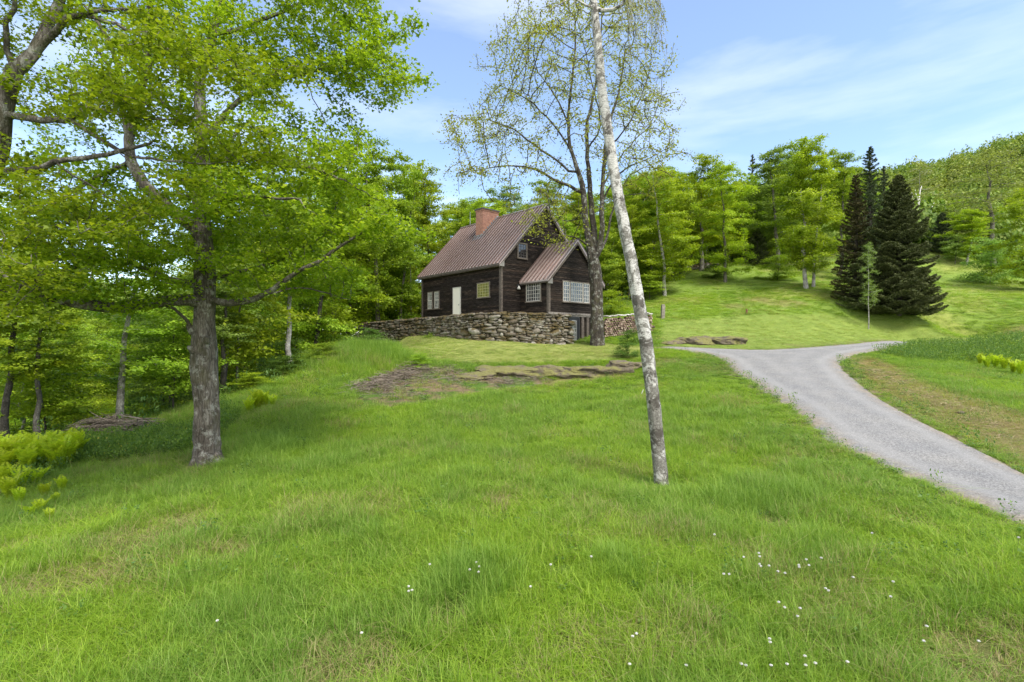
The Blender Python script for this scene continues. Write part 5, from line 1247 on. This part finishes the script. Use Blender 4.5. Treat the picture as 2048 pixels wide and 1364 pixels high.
# broad leaved weeds: thin in the meadow, thick on the mound and under the wood edge
def sowp(poly, n): 
    a = np.array([p[:2] for p in poly]); lo, hi = a.min(0), a.max(0); q = rng.uniform(lo, hi, (n*4, 2)); q = q[inpoly(poly, q[:, 0], q[:, 1])][:n]; return q
W_M = pixpoly([(440,806),(550,742),(620,708),(700,692),(790,700),(830,730),(760,745),(720,775),(700,815),(560,830),(450,842)])
W_E = pixpoly([(0,905),(60,890),(250,875),(380,862),(440,800),(480,840),(400,905),(250,925),(150,935),(20,1000)])
W_R = pixpoly([(1750,706),(1850,692),(1960,684),(2048,676),(2048,735),(1950,725),(1830,722)])
sets = [((lambda q: q[fbm(q[:, 0], q[:, 1], .9, 61) > .47])(sowp(W_M, 7000)), 1.05, 1.5, .5), (sowp(W_E, 2400), .9, 1.0, .2), (sowp(W_R, 1600), 1.0, 1.2, .3)]
m_n = 2600; yy2 = np.sqrt(rng.uniform(9, 900, m_n)); sets.append((np.stack([rng.uniform(-1.1, 1.1, m_n)*yy2, yy2], 1), .8, .6, .4))
e_n = 5000; yy2 = np.sqrt(rng.uniform(200, 5600, e_n)); xx2 = rng.uniform(-1.1, 1.1, e_n)*yy2; s_ = sdpoly(WOODL, xx2, yy2); m_ = (s_ > -.8) & (s_ < 6); sets.append((np.stack([xx2, yy2], 1)[m_], 2.6, 2.6, .4))
# plants along the drive's edge
rdp = [ROAD[i % len(ROAD)] for i in rng.integers(0, len(ROAD), 420)]; rdq = np.array(rdp)+rng.normal(0, .16, (420, 2)); rdq = rdq[rdq[:, 1] < 25]; sets.append((rdq, .8, .9, .3))
xs, ys, hx, hz_, tn, ix = [], [], [], [], [], []
for q, s0, h0, t0 in sets:
    ok = (sdpoly(ROAD, q[:, 0], q[:, 1]) < .12) & ~inpoly(TP2, q[:, 0], q[:, 1]) & (sdpoly(Z_LAWN1, q[:, 0], q[:, 1]) < 0) & (sdpoly(Z_LAWN2, q[:, 0], q[:, 1]) < 0)
    ok &= blob(Z_BROWN, q[:, 0], q[:, 1]) < .2
    q = q[ok]; n = len(q); xs.append(q[:, 0]); ys.append(q[:, 1]); hx.append(s0*rng.uniform(.6, 1.4, n)); hz_.append(h0*rng.uniform(.5, 1.5, n)); tn.append(np.clip(t0+rng.normal(0, .3, n), 0, 1)); ix.append(rng.integers(0, 3, n) if h0 < .8 else np.where(rng.random(n) < .7, 1, 0))
xs, ys, hx, hz_, tn, ix = map(np.concatenate, (xs, ys, hx, hz_, tn, ix))
scatter('meadow_weeds', np.stack([xs, ys, H(xs, ys)], 1), np.stack([np.zeros(len(xs)), np.zeros(len(xs)), rng.uniform(0, 6.28, len(xs))], 1), np.stack([hx, hx, hz_], 1), ix, tn, WPm, extra={'dry': np.where(rng.random(len(xs)) < .04, .25, .0)})

# ------------------------------------------------------------------ ferns
def frond_plant(seed, n=9, L0=.85):
    r = np.random.default_rng(seed); C, Nn, Al, S, Q = [], [], [], [], []
    for i in range(n):
        a = i/n*6.283+r.normal(0, .2); d = np.array([math.cos(a), math.sin(a), 0]); e = np.array([-d[1], d[0], 0]); ln = L0*r.uniform(.75, 1.15); sp = r.uniform(.16, .42); m = 26
        s = np.linspace(.12, 1, m); out = sp*ln*(s**1.6); z = ln*(s-.22*s**3)*.95; tx = np.gradient(out), np.gradient(z)
        T_ = d[None]*tx[0][:, None]+np.array([0, 0, 1.])*tx[1][:, None]; T_ /= np.linalg.norm(T_, axis=1)[:, None]
        c = d[None]*out[:, None]+np.array([0, 0, 1.])*z[:, None]; wd = .13*np.sin(np.pi*np.clip(s*.88+.1, 0, 1))**.8*ln/.85+.006
        for sg in (-1, 1):
            al = e[None]*sg+T_*.35+r.normal(0, .08, (m, 3)); C.append(c+al*wd[:, None]*.5); Al.append(al); Nn.append(np.cross(T_, e[None]*sg)*sg+r.normal(0, .15, (m, 3))); S.append(wd*1.05); Q.append(np.clip(s*.6+r.random(m)*.4, 0, 1))
    T2 = LEAF['tri'].copy(); LEAF['tri'] = T2*np.array([.9, 1, 1])
    me = leaf_mesh('fronds', np.concatenate(C), np.concatenate(Nn), np.concatenate(S), 'tri', r, np.concatenate(Q), np.concatenate(Al)); LEAF['tri'] = T2
    me.materials.append(MAT['fern']); return me
FM = [frond_plant(i, 8+i, .8) for i in range(3)]; rng = np.random.default_rng(12)
def fern(u, v, s, label, group):
    p = hit(u, v); o = link('fern', FM[rng.integers(3)]); o.location = p; o.scale = (s, s, s*rng.uniform(.85, 1.1)); o.rotation_euler = (rng.normal(0, .08), rng.normal(0, .08), rng.uniform(0, 6.28)); tag(o, label, 'fern', group)
for i in range(95):
    u = rng.uniform(-60, 156); v = rng.uniform(918, 945)+(158-u)*.12*rng.random()
    fern(u, v, rng.uniform(1.0, 1.35), 'bright yellow green fern in the dense bed at the left edge', 'ferns in the bed at the left edge')
for u, v, s in [(5,985,.9),(22,1000,.9),(40,985,.8),(90,1000,.55),(38,1012,.6),(60,1040,.5),(82,1030,.5),(98,1045,.4),(125,985,.6),(70,975,.8),(112,1012,.4)]:
    fern(u, v, s, 'small fern straggling out from the bed at the left edge', 'small ferns in front of the fern bed')
for u, v, s in [(515,822,1.3),(530,818,1.2),(500,828,1.0),(545,815,.8)]: fern(u, v, s, 'yellow fern clump right of the big old maple', 'ferns right of the big old maple')
for u, v, s in [(1975,738,1.1),(1990,736,1.2),(2008,740,1.1),(2025,748,1.0),(2040,752,1.1),(1960,730,.9)]: fern(u, v, s, 'yellow green fern clump in the meadow right of the drive', 'ferns in the meadow right of the drive')

# ------------------------------------------------------------------ shrubs, sticks, stones, posts
def shrub(u, v, d, hgt, w, leaf, label, i=2):
    p = hit(u, v) if d is None else np.array([P(u, v, d)[0], d, Hs(P(u, v, d)[0], d)]); return place('shrub', 'low', i, p-np.array([0, 0, .05]), hgt, w, leaf=leaf, bark='dark_bark', label=label, cat='shrub')
shrub(1257, 716, 27.2, 1.5, .30, 'shrub', 'small leafy green shrub on the lawn left of the leaning birch')
shrub(742, 728, 29.5, 1.1, .42, 'shrub', 'dark green leafy weed clump at the right end of the tall grass mound')
shrub(838, 742, 25, .8, .28, 'mid_leaf', 'small green bush growing out of the bare bank')
shrub(650, 762, 26, .9, .40, 'mid_leaf', 'green weed clump in the middle of the bank left of the brush')
shrub(575, 770, 24.5, .9, .45, 'shrub', 'dark weed clump low on the left side of the bank')
shrub(500, 800, 22.5, .8, .40, 'yellow_leaf', 'yellow green weed clump beside the fern right of the big maple', 1)
shrub(1430, 560, 56, 1.6, .6, 'shrub', 'low green bush at the top of the meadow')
shrub(1300, 590, 49, 2.4, .8, 'mid_leaf', 'bushy growth at the wood edge beside the leaning birch', 1)
shrub(1555, 570, 53, 2.6, .9, 'mid_leaf', 'dark green bush at the foot of the trees left of the twin trunks')
shrub(1222, 640, 42, 2.0, .6, 'yellow_leaf', 'yellow green bush beyond the firewood stack')
def sticks(name, cells, n, L0, rad, label, cat, kind=None, hmax=.4, flat=.15, mat=None):
    r = np.random.default_rng(len(name)+n); t = Tree(2)
    for _ in range(n):
        u, v, s = cells[r.integers(len(cells))]; p = u_p[(u, v)] if (u, v) in u_p else u_p.setdefault((u, v), hit(u, v))
        q = r.normal(0, .5, 2)*s; x, y = p[0]+q[0], p[1]+q[1]; ht = max(0, 1-(q@q)/(s*s*1.6))*hmax; z = Hs(x, y)+ht*r.random()+.03
        a = r.uniform(0, 3.14)+(.0); d = np.array([math.cos(a), math.sin(a)*.8, r.normal(0, flat)]); ln = L0*r.uniform(.3, 1.1); c = np.array([x, y, z]); b = r.normal(0, .06, 3)*ln
        pts = [np.append(c-d*ln/2, rad*.6), np.append(c+b, rad), np.append(c+d*ln/2, rad*.3)]
        pts = [np.append([k[0], k[1], max(k[2], Hs(k[0], k[1])+.015)], k[3]) for k in pts]
        q_ = resample(pts, .3); par = -1
        for w_ in q_: t.pos.append(w_[:3].copy()); t.par.append(par); t.fix.append(w_[3]*r.uniform(.6, 1.2)); par = len(t.pos)-1
    t.radii(); V, Fq = t.tubes(sides=1); c0 = V.mean(0)
    o = link(name, arr_mesh(name, V-c0, Fq, smooth=True), None, mat or MAT['stick']); o.location = c0; return tag(o, label, cat, kind=kind)
u_p = {}
sticks('brush_pile', [(200,868,.9),(225,864,.8),(185,872,.6)], 330, 1.3, .016, 'low grey brown brush pile at the foot of the straight grey trunk', 'brush pile', 'stuff', .55)
sticks('brush_pile', [(265,872,.6),(280,870,.5)], 240, 1.1, .02, 'small mounded brush pile with cut branches left of the big maple', 'brush pile', 'stuff', .55)
sticks('brush_pile', [(770,770,1.0),(800,758,1.0),(830,745,.8),(740,780,.9)], 560, 1.1, .014, 'tangle of cut sticks on the bank below the stone wall', 'brush pile', 'stuff', .35)
sticks('bank_litter', [(850,760,1.5),(900,755,1.5),(960,758,1.2),(800,790,1.4),(1010,765,.9),(890,740,1.0),(1060,758,.8)], 950, .6, .010, 'dry twigs and stalks littering the bare bank', 'litter', 'stuff', .1)
sticks('dry_thatch', [(1760,745,1.0),(1800,765,1.1),(1850,790,1.1),(1910,815,1.0),(1980,850,.8),(2040,880,.8)], 1500, .38, .006, 'dry cut grass lying on the verge right of the drive', 'dry grass', 'stuff', .05, mat=simple('straw', (.36, .29, .17), .9, var=.4, scale=20))
rng = np.random.default_rng(41)
def ledge(lst, label, d_add=0):
    rk = Rocks(); c0 = None
    for (u, v, lu, h, dp, yaw) in lst:
        p = hit(u, v); L_ = lu/F*p[1]/2
        v_, f = rock((p[0], p[1]+dp*.5, p[2]+h*.30), (L_, dp, h*.62), rng, yaw, sub=5, boxy=.5, rough=.16, tilt=.04)
        v_[:, 2] += .10*(fbm(v_[:, 0], v_[:, 1]+v_[:, 2], 2.2, 5)-.5)*2; v_[:, 1] += .14*(fbm(v_[:, 0], v_[:, 2]*2, 3.1, 9)-.5)*2; v_[:, 2] -= .12*np.clip((p[1]+dp*.2-v_[:, 1]), 0, 1); rk.add(v_, f, rng.random())
    o = rk.build('rock_ledge', M_ledge); return tag(o, label, 'rock ledge')
ledge([(1015,750,150,.46,.9,.03),(950,756,80,.25,.8,.1)], 'mossy rounded rock outcrop at the left of the lawn edge')
ledge([(1105,751,90,.50,.75,.0)], 'short mossy boulder in the middle of the rock outcrop row')
ledge([(1190,750,150,.5,.8,.02),(1165,751,110,.4,.9,.0)], 'long flat topped ledge with a dark undercut face below the lawn')
ledge([(1255,742,76,.52,.8,-.1)], 'brown grassy rock hump at the lawn edge beside the birch')
ledge([(1352,688,50,.26,.6,.05)], 'small low dark rock on the lawn behind the drive')
ledge([(1402,688,80,.5,.9,.0),(1455,687,105,.44,.9,.03)], 'long low rock ledge with brown turf top across the drive')
ledge([(1925,830,16,.12,.12,0)], 'small dark clod on the dry verge right of the drive')
# rough stone fence at the top of the meadow and low stones along the wood edge
rk = Rocks()
for u in np.linspace(1372, 1432, 46):
    p = hit(u, 541-(u-1372)*.14); 
    for k in range(2): v_, f = rock((p[0]+rng.normal(0, .1), p[1]+rng.normal(0, .25), p[2]+.12+k*.28*rng.random()), rng.uniform(.14, .3, 3), rng, rng.uniform(0, 3), sub=1); rk.add(v_, f, rng.random())
tag(rk.build('stone_fence', M_stone), 'tumbled grey stone fence at the top of the meadow under the trees', 'stone wall')
rk = Rocks()
for u in np.linspace(1284, 1325, 24):
    p = hit(u, 578-(u-1284)*.1); v_, f = rock((p[0], p[1]+rng.normal(0, .3), p[2]+.15), rng.uniform(.15, .35, 3), rng, rng.uniform(0, 3), sub=1); rk.add(v_, f, rng.random())
tag(rk.build('stone_fence', M_stone), 'low heap of grey field stones at the wood edge behind the birch', 'stone wall')
# firewood stack between the house maple and the steps
def mat_log():
    m = M_('split_firewood'); v = m.coord(); n = m.noise(v, 16, 6, .7); o = m.orand()
    c = m.ramp(o, [(0, (.10, .065, .05)), (.5, (.21, .145, .11)), (1, (.34, .27, .22))]); m.color(m.mix(1.0, c, m.ramp(n, [(.3, (.6,)*3), (.7, (1.4,)*3)]), 'MULTIPLY')); m.set(Roughness=.9); m.bump(n, .6, .01); return m.m
ML = mat_log(); logs = []
for s in range(4):
    r = np.random.default_rng(s); k = [7, 5, 6, 4][s]; a = np.sort(r.uniform(0, 6.283, k)+np.arange(k)*.4) if s < 3 else np.arange(4)*1.57; a = np.linspace(0, 6.283, k+1)[:-1]+r.normal(0, .15, k); rr = .085*r.uniform(.75, 1.1, k)
    B = Bx(); B.prism([(math.cos(q)*w_, -.22, math.sin(q)*w_) for q, w_ in zip(a, rr)], (r.normal(0, .01), .44, 0)); o = B.build('firewood_log', ML, None, .008); logs.append(o)
pa, pb = P(1209, 688, 35.2), P(1303, 688, 35.9); fir = True; n_l = 0
nlog = int(np.linalg.norm((pb-pa)[:2])/.155)
for j in range(9):
    for i in range(nlog):
        f = (i+.5*(j % 2))/nlog
        if j == 8 and rng.random() < .35: continue
        if n_l < 4: o = logs[n_l]
        else: o = logs[rng.integers(4)].copy(); COL.objects.link(o)
        n_l += 1; x = pa[0]+(pb[0]-pa[0])*f; y = pa[1]+(pb[1]-pa[1])*f+rng.normal(0, .03)
        o.location = (x, y, Hs(x, 35.4)+.05+j*.142+rng.normal(0, .008)); o.rotation_euler = (0, rng.uniform(0, 6.28), math.atan2(pb[1]-pa[1], pb[0]-pa[0])+rng.normal(0, .05)); o.name = 'firewood_log'
        s = rng.uniform(.85, 1.08); o.scale = (s, 1, s)
        tag(o, 'split log in the stacked firewood between the house maple and the birch', 'firewood', 'split logs stacked beside the house')
rk = Rocks()
for i in range(16):
    f = (i+.5)/16; x = pa[0]+(pb[0]-pa[0])*f; y = pa[1]+(pb[1]-pa[1])*f
    v_, f2 = rock((x, y+rng.normal(0, .05), Hs(x, 35.4)+1.35+rng.uniform(-.02, .05)), (.2, .2, .06), rng, rng.uniform(0, 3), sub=2, boxy=.5); rk.add(v_, f2, .9)
tag(rk.build('cover_slabs', mat_stone('pale_slabs', [(.3, .29, .27), (.5, .49, .46)], .1)), 'row of pale weathered slabs laid along the top of the firewood stack', 'slabs', kind='stuff')
# stone steps right of the birch
rk_root = empty('stone_steps', tuple(P(1308, 688, 35.4))); 
for i in range(6):
    v_, f = rock((0, i*.28, .10+i*.225), (.62-.03*i+rng.normal(0, .03), .34, .11), rng, rng.normal(0, .05), sub=3, boxy=.75, rough=.05, tilt=.02)
    o = link('step', arr_mesh('step', v_, f, {'rnd': np.full(len(v_), rng.random())}, True), rk_root, M_stone)
tag(rk_root, 'short flight of rough dark stone steps behind the leaning birch', 'steps')
def post(u, v, d, w, h, mat, name, label, tilt=0):
    x = P(u, v, d)[0]; B = Bx(); B.prism([(-w/2, -w*.35, -.3), (w/2, -w*.4, -.3), (w*.48, w*.4, -.3), (-w*.45, w*.35, -.3)], (0.02, 0, h+.3-.04)); B.prism([(-w*.42, -w*.3, h-.035), (w*.45, -w*.33, h-.035), (w*.42, w*.33, h-.035), (-w*.35, w*.3, h-.035)], (.01, 0, .05+w*.2))
    o = B.build(name, mat, None, .02); o.location = (x, d, Hs(x, d)); o.rotation_euler = (0, tilt, .3); return tag(o, label, 'post')
post(1325, 642, 39.2, .28, 1.02, simple('lichen_stone', (.2, .18, .15), .9, var=.4, scale=6, bump=.6), 'stone_post', 'grey weathered stone post standing at the edge of the mown lawn', .03)
post(1493, 636, 40.6, .14, .36, simple('rusty_stake', (.16, .07, .04), .8, var=.4), 'stake', 'short rusty brown stake at the far edge of the mown lawn')
# peeling bark strip on the birch
# dandelion clocks
st_m = Bx(); st_m.prism([(.0025*math.cos(a), .0025*math.sin(a), 0) for a in (0, 2.1, 4.2)], (.012, .006, .27)); sm = simple('dandelion_stem', (.2, .25, .06), .6)
r = np.random.default_rng(3); v = r.normal(size=(150, 3)); v /= np.linalg.norm(v, axis=1)[:, None]; hd = leaf_mesh('seed_head', v*.009+np.array([.012, .006, .285]), r.normal(size=(150, 3)), np.full(150, .011), 'oval', r, None, v)
core = rock((.012, .006, .285), (.013, .013, .013), r, sub=2, boxy=0, rough=0)
hm = M_('seed_fluff'); hm.set(Base_Color=(.6, .6, .57, 1), Roughness=.9)
PXD = [(1515,1105),(1517,1112),(1540,1130),(1525,1132),(1518,1128),(1490,1113),(1558,1143),(1568,1144),(1598,1132),(1610,1118),(1596,1128),(1645,1116),(1621,1130),(1708,1153),(1652,1175),(1654,1180),(1785,1161),(1785,1193),(1747,1066),(1558,1202),(1569,1215),(1603,1215),(1592,1231),(1537,1283),(1540,1275),(1854,1250),(1852,1282),(1610,1309),(1698,1322),(1541,1343),(1571,1357),(1608,1350),(1631,1340),(1633,1357),(1490,1335),(1480,1328),(1373,1350),(1270,1265),(1268,1273),(818,1173),(857,1128),(950,1123),(961,1132),(955,1142),(940,1137),(816,1180),(826,1178),(1101,1127),(1180,1112),(1064,1172),(2034,1073),(1445,1147),(1457,1148),(1431,1069),(1962,1282),(726,1263),(438,1240),(1256,1358)]
for i, (u, v_) in enumerate(PXD):
    p = hit(u, v_+42 if v_ < 1310 else 1363); p = P(u, v_, p[1]); gz = Hs(p[0], p[1]); root = empty('dandelion', (p[0], p[1], gz), r.uniform(0, 6.28))
    if i == 0:
        a0 = st_m.build('stem', sm, root); b0_ = link('seed_head', hd, root, hm.m)
    else:
        for s_o in (a0, b0_): c = s_o.copy(); COL.objects.link(c); c.parent = root
    s = float(np.clip((p[2]-gz)/.29, .6, 1.7)); root.scale = (1.25, 1.25, s); tag(root, 'white dandelion clock on a thin stem in the foreground grass', 'dandelion', 'dandelion clocks in the foreground grass')
# white flowers scattered under the spruces
# peeling curl of birch bark
o = Bx(); q = P(1287, 778, dB-.17); o.prism([tuple(q), tuple(q+[-.03, 0, -.06]), tuple(q+[-.045, 0, -.1]), tuple(q+[-.035, 0, -.1]), tuple(q+[.0, 0, -.02])], (0, .004, 0))
br_root = [x for x in scene.objects if x.name.startswith('birch_tree')][0]
c = o.build('bark_curl', simple('bark_curl', (.6, .58, .54), .7)); c.parent = br_root; c.matrix_parent_inverse = Matrix.Translation(-br_root.location)
